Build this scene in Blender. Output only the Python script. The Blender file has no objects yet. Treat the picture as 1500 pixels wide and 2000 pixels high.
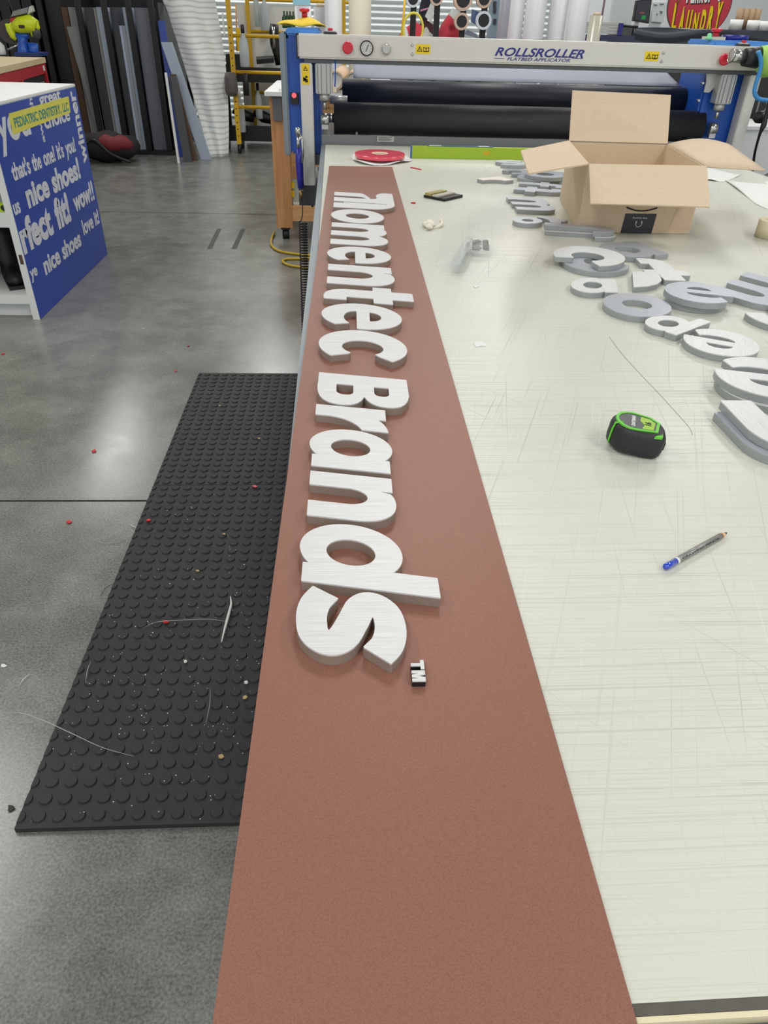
import bpy, bmesh, math, random
import numpy as np
from mathutils import Vector, Matrix, geometry
random.seed(7)
scene = bpy.context.scene
C = scene.collection
PI = math.pi

# ------------------------------------------------------------------ camera
FPX, PITCH, ROLL, YAW, CAMH = 1386.0, math.radians(34.762), math.radians(1.734), math.radians(3.2716), 1.45
_f = Vector((math.sin(YAW)*math.cos(PITCH), math.cos(YAW)*math.cos(PITCH), -math.sin(PITCH)))
_r0 = Vector((math.cos(YAW), -math.sin(YAW), 0)); _u0 = _r0.cross(_f)
CR = _r0*math.cos(ROLL) + _u0*math.sin(ROLL)
CU = -_r0*math.sin(ROLL) + _u0*math.cos(ROLL)
CF = _f
CAM = Vector((0, 0, CAMH))
cam = bpy.data.cameras.new('camera'); camo = bpy.data.objects.new('camera', cam); C.objects.link(camo)
cam.sensor_fit = 'VERTICAL'; cam.sensor_height = 24.0; cam.lens = 24.0*FPX/2000
cam.clip_start = 0.02; cam.clip_end = 200
m = Matrix((CR, CU, -CF)).transposed().to_4x4(); m.translation = CAM
camo.matrix_world = m
scene.camera = camo
def ray(u, v): return CF + CR*((u-750)/FPX) - CU*((v-1000)/FPX)
def Zp(u, v, z=0.9):
    d = ray(u, v); return CAM + d*((z-CAMH)/d.z)
def Yp(u, v, y):
    d = ray(u, v); return CAM + d*(y/d.y)
def Xp(u, v, x):
    d = ray(u, v); return CAM + d*(x/d.x)

# ------------------------------------------------------------------ view, world, lights
scene.view_settings.view_transform = 'Standard'
scene.view_settings.look = 'None'
scene.view_settings.gamma = 1.0
scene.view_settings.exposure = 0.0
w = bpy.data.worlds.new('world'); scene.world = w; w.use_nodes = True
bg = w.node_tree.nodes['Background']; bg.inputs[0].default_value = (0.93, 0.97, 1.0, 1); bg.inputs[1].default_value = 1.0
def area(name, loc, sx, sy, power, col=(1, .98, .95), rot=(0, 0, 0)):
    l = bpy.data.lights.new(name, 'AREA'); l.shape = 'RECTANGLE'; l.size = sx; l.size_y = sy; l.energy = power; l.color = col
    o = bpy.data.objects.new(name, l); C.objects.link(o); o.location = loc; o.rotation_euler = rot; return o
LIGHTS = [(-1.6, -1.6), (2.6, -1.6), (-3.6, 3.5), (-4.2, 11.0), (0.6, 5.6), (-1.4, 12.4), (2.6, 12.0), (4.4, 3.0), (4.6, 8.5)]  # unseen bay lamps; near and back pairs added to brighten table and door
for i, (x, y) in enumerate(LIGHTS):
    area('bay_and_fill_light', (x, y, 4.80), .9, 2.4, 100)

# ------------------------------------------------------------------ materials
def lin(c):
    c = c/255.0
    return c/12.92 if c <= .04045 else ((c+.055)/1.055)**2.4
def rgb(*c): return (lin(c[0]), lin(c[1]), lin(c[2]), 1)
MATS = {}
def mat(name, col, rough=.5, metal=0.0, noise=0.0, nscale=20.0, bump=0.0, bscale=60.0, coat=0.0, trans=0.0, emit=0.0, stretch=None, spec=None, alpha=1.0):
    if name in MATS: return MATS[name]
    m = bpy.data.materials.new(name); m.use_nodes = True
    nt = m.node_tree; b = nt.nodes['Principled BSDF']
    c = rgb(*col)
    b.inputs['Base Color'].default_value = c
    b.inputs['Roughness'].default_value = rough
    b.inputs['Metallic'].default_value = metal
    if spec is not None: b.inputs['Specular IOR Level'].default_value = spec
    if coat: b.inputs['Coat Weight'].default_value = coat; b.inputs['Coat Roughness'].default_value = .08
    if trans: b.inputs['Transmission Weight'].default_value = trans
    if alpha < 1: b.inputs['Alpha'].default_value = alpha
    if emit: b.inputs['Emission Color'].default_value = c; b.inputs['Emission Strength'].default_value = emit
    tc = nt.nodes.new('ShaderNodeTexCoord'); mp = nt.nodes.new('ShaderNodeMapping')
    nt.links.new(tc.outputs['Object'], mp.inputs['Vector'])
    if stretch: mp.inputs['Scale'].default_value = stretch
    n = nt.nodes.new('ShaderNodeTexNoise'); n.inputs['Scale'].default_value = nscale; n.inputs['Detail'].default_value = 5
    nt.links.new(mp.outputs[0], n.inputs['Vector'])
    k = max(noise, .02)
    mx = nt.nodes.new('ShaderNodeMix'); mx.data_type = 'RGBA'
    mx.inputs['A'].default_value = (c[0]*(1-k), c[1]*(1-k), c[2]*(1-k), 1)
    mx.inputs['B'].default_value = (min(1, c[0]*(1+k)), min(1, c[1]*(1+k)), min(1, c[2]*(1+k)), 1)
    nt.links.new(n.outputs['Fac'], mx.inputs['Factor']); nt.links.new(mx.outputs['Result'], b.inputs['Base Color'])
    if bump:
        n2 = nt.nodes.new('ShaderNodeTexNoise'); n2.inputs['Scale'].default_value = bscale; n2.inputs['Detail'].default_value = 3
        nt.links.new(mp.outputs[0], n2.inputs['Vector'])
        bp = nt.nodes.new('ShaderNodeBump'); bp.inputs['Strength'].default_value = bump; bp.inputs['Distance'].default_value = .002
        nt.links.new(n2.outputs['Fac'], bp.inputs['Height']); nt.links.new(bp.outputs[0], b.inputs['Normal'])
    MATS[name] = m; return m

def nodes(name):
    m = bpy.data.materials.new(name); m.use_nodes = True; nt = m.node_tree
    return m, nt, nt.nodes['Principled BSDF'], nt.nodes, nt.links
def noise_node(N, L, vec, scale, detail=4, rough=.5):
    n = N.new('ShaderNodeTexNoise'); n.inputs['Scale'].default_value = scale; n.inputs['Detail'].default_value = detail; n.inputs['Roughness'].default_value = rough
    L.new(vec, n.inputs['Vector']); return n.outputs['Fac']
def ramp(N, L, fac, p0, p1, c0=(0, 0, 0, 1), c1=(1, 1, 1, 1)):
    r = N.new('ShaderNodeValToRGB'); L.new(fac, r.inputs[0])
    r.color_ramp.elements[0].position = p0; r.color_ramp.elements[1].position = p1
    r.color_ramp.elements[0].color = c0; r.color_ramp.elements[1].color = c1
    return r.outputs[0]
def mapping(N, L, vec, scale=(1, 1, 1), rot=0.0, loc=(0, 0, 0)):
    mp = N.new('ShaderNodeMapping'); mp.inputs['Scale'].default_value = scale; mp.inputs['Rotation'].default_value = (0, 0, rot); mp.inputs['Location'].default_value = loc
    L.new(vec, mp.inputs['Vector']); return mp.outputs[0]
def mixc(N, L, fac, a, b):
    mx = N.new('ShaderNodeMix'); mx.data_type = 'RGBA'
    if isinstance(fac, float): mx.inputs['Factor'].default_value = fac
    else: L.new(fac, mx.inputs['Factor'])
    for k, v in (('A', a), ('B', b)):
        if isinstance(v, tuple): mx.inputs[k].default_value = v
        else: L.new(v, mx.inputs[k])
    return mx.outputs['Result']
def mathn(N, L, op, a, b=None):
    n = N.new('ShaderNodeMath'); n.operation = op; n.use_clamp = False
    for i, v in enumerate((a, b)):
        if v is None: continue
        if isinstance(v, (int, float)): n.inputs[i].default_value = v
        else: L.new(v, n.inputs[i])
    return n.outputs[0]

def concrete():
    m, nt, b, N, L = nodes('polished_concrete')
    tc = N.new('ShaderNodeTexCoord').outputs['Object']
    a = noise_node(N, L, tc, .55, 6, .6); c = noise_node(N, L, tc, 5, 8, .7); d = noise_node(N, L, tc, 160, 3, .6)
    col = mixc(N, L, ramp(N, L, a, .35, .68), rgb(88, 89, 81), rgb(116, 117, 110))
    col = mixc(N, L, ramp(N, L, c, .42, .75), col, rgb(130, 131, 123))
    col = mixc(N, L, ramp(N, L, noise_node(N, L, mapping(N, L, tc, (1, 1, 1), 0, (3, 7, 0)), 9, 6, .7), .66, .76), col, rgb(84, 84, 76))
    sp = ramp(N, L, d, .35, .65)
    col = mixc(N, L, .10, col, sp)
    L.new(col, b.inputs['Base Color'])
    r = mathn(N, L, 'MULTIPLY_ADD', c, .20); r.node.inputs[2].default_value = .14
    L.new(r, b.inputs['Roughness'])
    bp = N.new('ShaderNodeBump'); bp.inputs['Strength'].default_value = .12; bp.inputs['Distance'].default_value = .002
    L.new(noise_node(N, L, tc, 35, 6, .7), bp.inputs['Height']); L.new(bp.outputs[0], b.inputs['Normal'])
    return m
def scratched_glass():
    m, nt, b, N, L = nodes('scratched_pale_cutting_surface')
    tc = N.new('ShaderNodeTexCoord').outputs['Object']
    def lines(sx, sy, rot, lo, hi, seed):
        v = mapping(N, L, mapping(N, L, tc, (1, 1, 1), rot, (seed, seed*2.3, 0)), (sx, sy, 1))
        return ramp(N, L, noise_node(N, L, v, 1.0, 2, .6), lo, hi)
    l1 = lines(2.2, 420, 0.0, .56, .70, 1); l2 = lines(5, 700, 0.02, .56, .70, 5)
    l3 = lines(300, 2.0, .38, .62, .72, 2); l4 = lines(330, 2.5, .18, .64, .74, 3); l5 = lines(260, 1.5, -.7, .68, .76, 4)
    patch = ramp(N, L, noise_node(N, L, tc, 1.6, 3), .38, .62)
    base = mixc(N, L, ramp(N, L, noise_node(N, L, tc, .9, 3), .3, .7), rgb(202, 204, 190), rgb(216, 217, 205))
    s = mathn(N, L, 'MAXIMUM', mathn(N, L, 'MAXIMUM', l1, l2), mathn(N, L, 'MAXIMUM', mathn(N, L, 'MAXIMUM', l3, l4), l5))
    s2 = mathn(N, L, 'MULTIPLY', s, mathn(N, L, 'MULTIPLY_ADD', patch, .55)); s2.node.inputs[0].links and None
    sf = mathn(N, L, 'MULTIPLY', s, .50)
    sf = mathn(N, L, 'MULTIPLY', sf, mathn(N, L, 'ADD', mathn(N, L, 'MULTIPLY', patch, .8), .2))
    col = mixc(N, L, sf, base, rgb(134, 140, 126))
    # a few pale scratches too
    lw = lines(330, 2.0, .3, .67, .75, 8)
    col = mixc(N, L, mathn(N, L, 'MULTIPLY', lw, .3), col, rgb(232, 236, 226))
    L.new(col, b.inputs['Base Color'])
    r = mathn(N, L, 'ADD', mathn(N, L, 'MULTIPLY', s, .2), .33); L.new(r, b.inputs['Roughness'])
    b.inputs['Specular IOR Level'].default_value = .55
    bp = N.new('ShaderNodeBump'); bp.inputs['Strength'].default_value = .25; bp.inputs['Distance'].default_value = .0006; bp.invert = True
    L.new(s, bp.inputs['Height']); L.new(bp.outputs[0], b.inputs['Normal'])
    return m
def copper_panel():
    m, nt, b, N, L = nodes('copper_painted_panel')
    tc = N.new('ShaderNodeTexCoord').outputs['Object']
    g = noise_node(N, L, tc, 900, 2, .6)
    col = mixc(N, L, ramp(N, L, g, .3, .7), rgb(132, 90, 76), rgb(152, 108, 92))
    L.new(col, b.inputs['Base Color'])
    b.inputs['Metallic'].default_value = .15
    b.inputs['Roughness'].default_value = .46; b.inputs['Specular IOR Level'].default_value = .35
    bp = N.new('ShaderNodeBump'); bp.inputs['Strength'].default_value = .35; bp.inputs['Distance'].default_value = .0005
    L.new(noise_node(N, L, tc, 700, 2), bp.inputs['Height']); L.new(bp.outputs[0], b.inputs['Normal'])
    return m
def brushed(name, col, rough=.38, metal=.35, ang=0.0):
    m, nt, b, N, L = nodes(name)
    tc = N.new('ShaderNodeTexCoord').outputs['Object']
    g = noise_node(N, L, mapping(N, L, tc, (900, 18, 900), ang), 1.0, 3)
    c0 = tuple(x*.90 for x in col)
    cc = mixc(N, L, ramp(N, L, g, .3, .7), rgb(*c0), rgb(*col))
    L.new(cc, b.inputs['Base Color']); b.inputs['Metallic'].default_value = metal; b.inputs['Roughness'].default_value = rough
    return m
def wave_film():
    m, nt, b, N, L = nodes('white_film_grey_waves')
    tc = N.new('ShaderNodeTexCoord').outputs['Object']
    wv = N.new('ShaderNodeTexWave'); wv.wave_type = 'BANDS'; wv.bands_direction = 'Z'; wv.inputs['Scale'].default_value = 5.5
    wv.inputs['Distortion'].default_value = 5.0; wv.inputs['Detail'].default_value = 1; wv.inputs['Detail Scale'].default_value = .55
    L.new(tc, wv.inputs['Vector'])
    col = mixc(N, L, ramp(N, L, wv.outputs['Fac'], .55, 1.0, c1=(.6, .6, .6, 1)), rgb(236, 239, 236), rgb(168, 174, 170))
    sp = ramp(N, L, noise_node(N, L, tc, 14, 4, .7), .64, .72)
    zz = N.new('ShaderNodeSeparateXYZ'); L.new(tc, zz.inputs[0])
    low = ramp(N, L, zz.outputs['Z'], .0, .9, (1, 1, 1, 1), (0, 0, 0, 1))
    col = mixc(N, L, mathn(N, L, 'MULTIPLY', sp, low), col, rgb(52, 110, 82))
    L.new(col, b.inputs['Base Color']); b.inputs['Roughness'].default_value = .45
    return m
def woodmat(name, c1, c2, sc=(2, 30, 30)):
    m, nt, b, N, L = nodes(name)
    tc = N.new('ShaderNodeTexCoord').outputs['Object']
    g = noise_node(N, L, mapping(N, L, tc, sc), 1.5, 5, .6)
    k = ramp(N, L, noise_node(N, L, tc, 13, 2), .70, .75)
    col = mixc(N, L, ramp(N, L, g, .3, .7), rgb(*c1), rgb(*c2)); col = mixc(N, L, k, col, rgb(92, 56, 30))
    L.new(col, b.inputs['Base Color']); b.inputs['Roughness'].default_value = .6
    return m
def cardboard():
    m, nt, b, N, L = nodes('kraft_cardboard')
    tc = N.new('ShaderNodeTexCoord').outputs['Object']
    g = noise_node(N, L, tc, 260, 4, .7); s = noise_node(N, L, mapping(N, L, tc, (5, 220, 220)), 1, 2)
    col = mixc(N, L, ramp(N, L, g, .3, .7), rgb(208, 186, 156), rgb(224, 204, 176)); col = mixc(N, L, mathn(N, L, 'MULTIPLY', s, .18), col, rgb(180, 152, 120))
    L.new(col, b.inputs['Base Color']); b.inputs['Roughness'].default_value = .75
    return m
def rubber():
    m, nt, b, N, L = nodes('dusty_black_rubber')
    tc = N.new('ShaderNodeTexCoord').outputs['Object']
    g = noise_node(N, L, tc, 3, 6, .7); d = noise_node(N, L, tc, 420, 3, .8); e = noise_node(N, L, tc, 90, 4, .8)
    col = mixc(N, L, ramp(N, L, g, .3, .75), rgb(33, 33, 35), rgb(46, 47, 48))
    col = mixc(N, L, ramp(N, L, d, .64, .72), col, rgb(92, 92, 90)); col = mixc(N, L, ramp(N, L, e, .72, .80), col, rgb(86, 86, 82))
    L.new(col, b.inputs['Base Color']); b.inputs['Roughness'].default_value = .62
    bp = N.new('ShaderNodeBump'); bp.inputs['Strength'].default_value = .5; bp.inputs['Distance'].default_value = .001
    L.new(noise_node(N, L, tc, 240, 3), bp.inputs['Height']); L.new(bp.outputs[0], b.inputs['Normal'])
    return m

M_floor = concrete(); M_glass = scratched_glass(); M_copper = copper_panel(); M_rubber = rubber(); M_card = cardboard()
M_face = brushed('brushed_white_letter_face', (222, 222, 221), .45, .08)
M_core = mat('letter_side_panel_tint', (146, 132, 120), .45, .1, .12, 80, stretch=(1, 1, 12))  # brown tone has the copper panel's reflection put into the colour
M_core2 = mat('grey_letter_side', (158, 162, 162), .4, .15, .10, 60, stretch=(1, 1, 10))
M_alu = brushed('brushed_aluminium', (196, 196, 192), .36, .45)
M_beam = mat('silver_anodised_beam', (214, 211, 204), .38, .08, .03, 40)
M_steel = mat('bright_steel', (190, 190, 186), .22, .9)
M_blue = mat('blue_painted_steel', (28, 84, 176), .35, 0, .05)
M_lblue = mat('light_blue_cap', (74, 140, 214), .4)
M_black = mat('black_plastic', (24, 24, 26), .45, bump=.1)
M_roller = mat('black_roller_rubber', (34, 34, 37), .55, 0, .12, 60, bump=.2, bscale=200)
M_roller2 = mat('blue_black_roller', (36, 40, 52), .5, 0, .1, 60)
M_white = mat('white_melamine', (222, 224, 220), .45, 0, .03)
M_wall = mat('white_wall_paint', (226, 231, 232), .8, 0, .02, 3)
M_red = mat('red_paint', (176, 34, 44), .4, 0, .06)
M_redbtn = mat('red_button', (206, 38, 58), .3)
M_yellow = mat('yellow_paint', (214, 168, 28), .45, 0, .12, 30)
M_syellow = mat('yellow_sticker', (240, 206, 12), .5)
M_ink = mat('black_print', (20, 20, 22), .5)
M_navy = mat('navy_logo_print', (36, 40, 128), .4)
M_blueface = mat('blue_printed_panel', (32, 66, 158), .4, 0, .08, 8)
M_wtext = mat('white_vinyl_text', (206, 208, 214), .5)
M_wood = woodmat('pine_timber', (176, 120, 72), (206, 152, 98), (30, 30, 2))
M_woodx = woodmat('pine_board', (186, 134, 84), (212, 164, 112))
M_lime = mat('lime_plastic', (176, 206, 40), .45)
M_green = mat('bright_green_plastic', (96, 196, 44), .4)
M_cream = mat('cream_tape', (222, 212, 178), .6)
M_paper = mat('white_paper', (228, 230, 226), .7)
M_vinylr = mat('white_vinyl_roll', (214, 214, 216), .4, 0, .02)
M_creamr = mat('cream_vinyl_roll', (214, 206, 186), .45)
M_clear = mat('clear_plastic', (236, 240, 240), .12, trans=.85, alpha=.6)
M_dgrey = mat('dark_grey_board', (62, 64, 68), .5, 0, .1, 5)
M_bsheet = mat('pale_bluish_sheet', (178, 190, 208), .45, 0, .08, 4)
M_gsheet = mat('grey_sheet', (132, 134, 132), .5, 0, .1, 4)
M_brown = mat('brown_board', (84, 60, 40), .6, 0, .15, 6)
M_rack = mat('black_rack_steel', (18, 18, 20), .5)
M_door = mat('white_ribbed_door', (224, 231, 231), .5)
M_grey = mat('grey_machine_paint', (120, 123, 124), .45, .2)

# ------------------------------------------------------------------ mesh helpers
class MB:
    def __init__(s): s.bm = bmesh.new()
    def box(s, c, d, R=None, taper=None):
        c = Vector(c); vs = []
        for z in (-.5, .5):
            t = taper if (taper and z > 0) else 1
            for x, y in ((-.5, -.5), (.5, -.5), (.5, .5), (-.5, .5)):
                p = Vector((x*d[0]*t, y*d[1]*t, z*d[2]))
                if R is not None: p = R @ p
                vs.append(s.bm.verts.new(c+p))
        for f in ((3, 2, 1, 0), (4, 5, 6, 7), (0, 1, 5, 4), (1, 2, 6, 5), (2, 3, 7, 6), (3, 0, 4, 7)):
            s.bm.faces.new([vs[i] for i in f])
        return s
    def b2(s, a, b):
        a = Vector(a); b = Vector(b); return s.box((a+b)/2, [abs(b[i]-a[i]) for i in range(3)])
    def hexa(s, pts):
        vs = [s.bm.verts.new(p) for p in pts]
        for f in ((3, 2, 1, 0), (4, 5, 6, 7), (0, 1, 5, 4), (1, 2, 6, 5), (2, 3, 7, 6), (3, 0, 4, 7)):
            s.bm.faces.new([vs[i] for i in f])
        return s
    def slab(s, q, t):
        # quad (4 points) thickened along its normal by t
        q = [Vector(p) for p in q]; n = (q[1]-q[0]).cross(q[3]-q[0]).normalized()*t
        return s.hexa([p-n*.5 for p in q]+[p+n*.5 for p in q])
    def cyl(s, p0, p1, r, r2=None, n=24, cap=True):
        p0 = Vector(p0); p1 = Vector(p1); r2 = r if r2 is None else r2
        d = (p1-p0).normalized(); a = d.orthogonal().normalized(); b = d.cross(a)
        v0 = [s.bm.verts.new(p0+(a*math.cos(2*PI*i/n)+b*math.sin(2*PI*i/n))*r) for i in range(n)]
        v1 = [s.bm.verts.new(p1+(a*math.cos(2*PI*i/n)+b*math.sin(2*PI*i/n))*r2) for i in range(n)]
        for i in range(n):
            f = s.bm.faces.new((v0[i], v0[(i+1) % n], v1[(i+1) % n], v1[i])); f.smooth = True
        if cap: s.bm.faces.new(v0[::-1]); s.bm.faces.new(v1)
        return s
    def ring(s, p0, p1, ro, ri, n=32):
        p0 = Vector(p0); p1 = Vector(p1); d = (p1-p0).normalized(); a = d.orthogonal().normalized(); b = d.cross(a)
        L = []
        for p, r in ((p0, ro), (p1, ro), (p1, ri), (p0, ri)):
            L.append([s.bm.verts.new(p+(a*math.cos(2*PI*i/n)+b*math.sin(2*PI*i/n))*r) for i in range(n)])
        for k in range(4):
            A = L[k]; B = L[(k+1) % 4]
            for i in range(n):
                f = s.bm.faces.new((A[i], A[(i+1) % n], B[(i+1) % n], B[i])); f.smooth = k in (0, 2)
        return s
    def tube(s, pts, r, n=8, closed=False, rads=None):
        pts = [Vector(p) for p in pts]; m = len(pts); rings = []; up = None
        for i, p in enumerate(pts):
            a = pts[(i-1) % m] if (closed or i > 0) else p
            b = pts[(i+1) % m] if (closed or i < m-1) else p
            d = (b-a).normalized()
            if up is None: up = d.orthogonal().normalized()
            up = (up - d*up.dot(d)); up = up.normalized() if up.length > 1e-6 else d.orthogonal().normalized()
            q = d.cross(up); rr = rads[i] if rads else r
            rings.append([s.bm.verts.new(p+(up*math.cos(2*PI*k/n)+q*math.sin(2*PI*k/n))*rr) for k in range(n)])
        for i in range(m if closed else m-1):
            A = rings[i]; B = rings[(i+1) % m]
            for k in range(n):
                f = s.bm.faces.new((A[k], A[(k+1) % n], B[(k+1) % n], B[k])); f.smooth = True
        if not closed: s.bm.faces.new(rings[0][::-1]); s.bm.faces.new(rings[-1])
        return s
    def lathe(s, o, prof, axis=(0, 0, 1), n=24):
        o = Vector(o); d = Vector(axis).normalized(); a = d.orthogonal().normalized(); b = d.cross(a); R = []
        for r, h in prof: R.append([s.bm.verts.new(o+d*h+(a*math.cos(2*PI*i/n)+b*math.sin(2*PI*i/n))*max(r, 1e-4)) for i in range(n)])
        for A, B in zip(R, R[1:]):
            for i in range(n):
                f = s.bm.faces.new((A[i], A[(i+1) % n], B[(i+1) % n], B[i])); f.smooth = True
        s.bm.faces.new(R[0][::-1]); s.bm.faces.new(R[-1]); return s
    def prism(s, loops, z0, z1, X=None):
        # loops: list of 2D loops (first outer, rest holes, or several islands)
        X = X or Matrix.Identity(4)
        tris = geometry.tessellate_polygon([[Vector((p[0], p[1], 0)) for p in l] for l in loops])
        flat = [p for l in loops for p in l]
        lo = [s.bm.verts.new(X @ Vector((p[0], p[1], z0))) for p in flat]
        hi = [s.bm.verts.new(X @ Vector((p[0], p[1], z1))) for p in flat]
        for t in tris:
            for L, o in ((lo, t), (hi, t[::-1])):
                try: s.bm.faces.new([L[i] for i in o])
                except ValueError: pass
        k = 0
        for l in loops:
            n = len(l)
            for i in range(n):
                a, b = k+i, k+(i+1) % n
                try: s.bm.faces.new((lo[a], lo[b], hi[b], hi[a]))
                except ValueError: pass
            k += n
        return s
    def grid(s, fn, nu, nv, t=0.0):
        P = [[Vector(fn(i/nu, j/nv)) for j in range(nv+1)] for i in range(nu+1)]
        V = [[s.bm.verts.new(p) for p in row] for row in P]
        for i in range(nu):
            for j in range(nv):
                f = s.bm.faces.new((V[i][j], V[i+1][j], V[i+1][j+1], V[i][j+1])); f.smooth = True
        if t:
            fs = list(s.bm.faces); s.bm.normal_update()
            bmesh.ops.solidify(s.bm, geom=fs, thickness=t)
        return s
    def sphere(s, c, r, sc=(1, 1, 1), n=16, R=None):
        mt = Matrix.Translation(Vector(c)) @ ((R.to_4x4() if R else Matrix.Identity(4))) @ Matrix.Diagonal((sc[0]*r, sc[1]*r, sc[2]*r, 1))
        g = bmesh.ops.create_uvsphere(s.bm, u_segments=n, v_segments=max(6, n//2), radius=1, matrix=mt)
        for v in g['verts']:
            for f in v.link_faces: f.smooth = True
        return s
    def mesh(s, bevel=0.0):
        bmesh.ops.recalc_face_normals(s.bm, faces=s.bm.faces)
        if bevel:
            es = [e for e in s.bm.edges if len(e.link_faces) == 2 and e.calc_face_angle(0) > .6]
            bmesh.ops.bevel(s.bm, geom=es, offset=bevel, segments=2, affect='EDGES', clamp_overlap=True)
        me = bpy.data.meshes.new('m'); s.bm.to_mesh(me); s.bm.free(); return me

def obj(name, mb, m, parent=None, bevel=0.0, world=True, label=None):
    me = mb.mesh(bevel) if isinstance(mb, MB) else mb
    me.name = name; me.materials.clear(); me.materials.append(m)
    o = bpy.data.objects.new(name, me); C.objects.link(o)
    if parent is not None:
        o.parent = parent
        if world:
            p = parent; M = p.matrix_basis
            while p.parent: p = p.parent; M = p.matrix_basis @ M
            me.transform(M.inverted())
    if label: o['label'] = label
    return o
def thing(name, label, cat, loc=(0, 0, 0), rz=0.0, group=None):
    o = bpy.data.objects.new(name, None); C.objects.link(o); o.empty_display_size = .05
    o.location = loc; o.rotation_euler = (0, 0, rz); o.matrix_basis = Matrix.LocRotScale(Vector(loc), Matrix.Rotation(rz, 3, 'Z'), None)
    o['label'] = label; o['category'] = cat
    if group: o['group'] = group
    return o
def tag(o, label, cat, group=None, kind=None):
    o['label'] = label; o['category'] = cat
    if group: o['group'] = group
    if kind: o['kind'] = kind
    return o
def struct(name, mb, m, label, cat, bevel=0):
    o = obj(name, mb, m, None, bevel); o['kind'] = 'structure'; o['label'] = label; o['category'] = cat; return o
def single(name, mb, m, label, cat, group=None, bevel=0.0):
    # one-mesh thing with its origin at the base centre
    me = mb.mesh(bevel)
    co = [v.co for v in me.vertices]
    c = Vector(((min(v.x for v in co)+max(v.x for v in co))/2, (min(v.y for v in co)+max(v.y for v in co))/2, min(v.z for v in co)))
    me.transform(Matrix.Translation(-c)); me.name = name; me.materials.append(m)
    o = bpy.data.objects.new(name, me); C.objects.link(o); o.location = c
    return tag(o, label, cat, group)
def copy_tree(o, parent=None):
    c = o.copy(); C.objects.link(c); c.parent = parent
    for ch in list(o.children): copy_tree(ch, c)
    return c

def text_mesh(s, w=None, h=.1, bold=0.0, shear=0.0, depth=.0006, sp=1.0):
    # h = height of a tall letter; w = total width; built flat in XY from the origin
    cu = bpy.data.curves.new('t', 'FONT'); cu.body = s; cu.size = 1.0; cu.offset = bold; cu.shear = shear; cu.space_character = sp; cu.resolution_u = 4
    o = bpy.data.objects.new('t', cu); C.objects.link(o)
    bpy.context.view_layer.update()
    me = bpy.data.meshes.new_from_object(o.evaluated_get(bpy.context.evaluated_depsgraph_get()))
    C.objects.unlink(o); bpy.data.objects.remove(o)
    xs = [v.co.x for v in me.vertices]; x0 = min(xs); x1 = max(xs)
    sy = h/.73; sx = (w/(x1-x0)) if w else sy
    me.transform(Matrix.Diagonal((sx, sy, 1, 1)) @ Matrix.Translation((-x0, 0, 0)))
    bm = bmesh.new(); bm.from_mesh(me)
    for f in bm.faces: f.smooth = False
    bmesh.ops.solidify(bm, geom=list(bm.faces), thickness=-depth)
    bm.to_mesh(me); bm.free(); return me
def lettering(name, s, parent, m, X, **kw):
    me = text_mesh(s, **kw); me.transform(X); return obj(name, me, m, parent)

# ------------------------------------------------------------------ glyphs for the cut letters (signed distance fields, contoured)
def _grid(x0, x1, y0, y1, st=.011):
    xs = np.arange(x0, x1+st, st)+.00013; ys = np.arange(y0, y1+st, st)+.00017
    return np.meshgrid(xs, ys, indexing='ij'), xs, ys
def rect(X, Y, x0, y0, x1, y1): return np.maximum(np.maximum(x0-X, X-x1), np.maximum(y0-Y, Y-y1))
def ell(X, Y, cx, cy, rx, ry, p=2.0): return ((np.abs((X-cx)/rx)**p+np.abs((Y-cy)/ry)**p)**(1/p)-1)*min(rx, ry)
def poly(X, Y, P):
    d = np.full(X.shape, 1e9); ins = np.zeros(X.shape, bool); n = len(P)
    for i in range(n):
        (ax, ay), (bx, by) = P[i], P[(i+1) % n]
        ex, ey = bx-ax, by-ay; t = np.clip(((X-ax)*ex+(Y-ay)*ey)/(ex*ex+ey*ey), 0, 1)
        d = np.minimum(d, np.hypot(X-ax-t*ex, Y-ay-t*ey))
        c = ((ay > Y) != (by > Y)) & (X < (bx-ax)*(Y-ay)/((by-ay) if by != ay else 1e-9)+ax); ins ^= c
    return np.where(ins, -d, d)
U = np.minimum
def SUB(a, b): return np.maximum(a, -b)
I = np.maximum
def catmull(P, n=10):
    P = [np.array(p, float) for p in P]; Q = [2*P[0]-P[1]]+P+[2*P[-1]-P[-2]]; out = []
    for i in range(1, len(Q)-2):
        for k in range(n):
            t = k/n; a, b, c, d = Q[i-1:i+3]
            out.append(.5*((2*b)+(-a+c)*t+(2*a-5*b+4*c-d)*t*t+(-a+3*b-3*c+d)*t**3))
    out.append(P[-1]); return out
def stroke(X, Y, P, r):
    P = catmull(P); d = np.full(X.shape, 1e9)
    for (ax, ay), (bx, by) in zip(P, P[1:]):
        ex, ey = bx-ax, by-ay; t = np.clip(((X-ax)*ex+(Y-ay)*ey)/(ex*ex+ey*ey+1e-12), 0, 1)
        d = np.minimum(d, np.hypot(X-ax-t*ex, Y-ay-t*ey))
    d = d-r
    for e, q in ((P[0], P[1]), (P[-1], P[-2])):
        t = np.array(e)-np.array(q); t = t/np.linalg.norm(t)
        pl = (X-e[0])*t[0]+(Y-e[1])*t[1]; near = np.hypot(X-e[0], Y-e[1]) < r*1.35
        d = np.where(near, np.maximum(d, pl), d)
    return d
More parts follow.
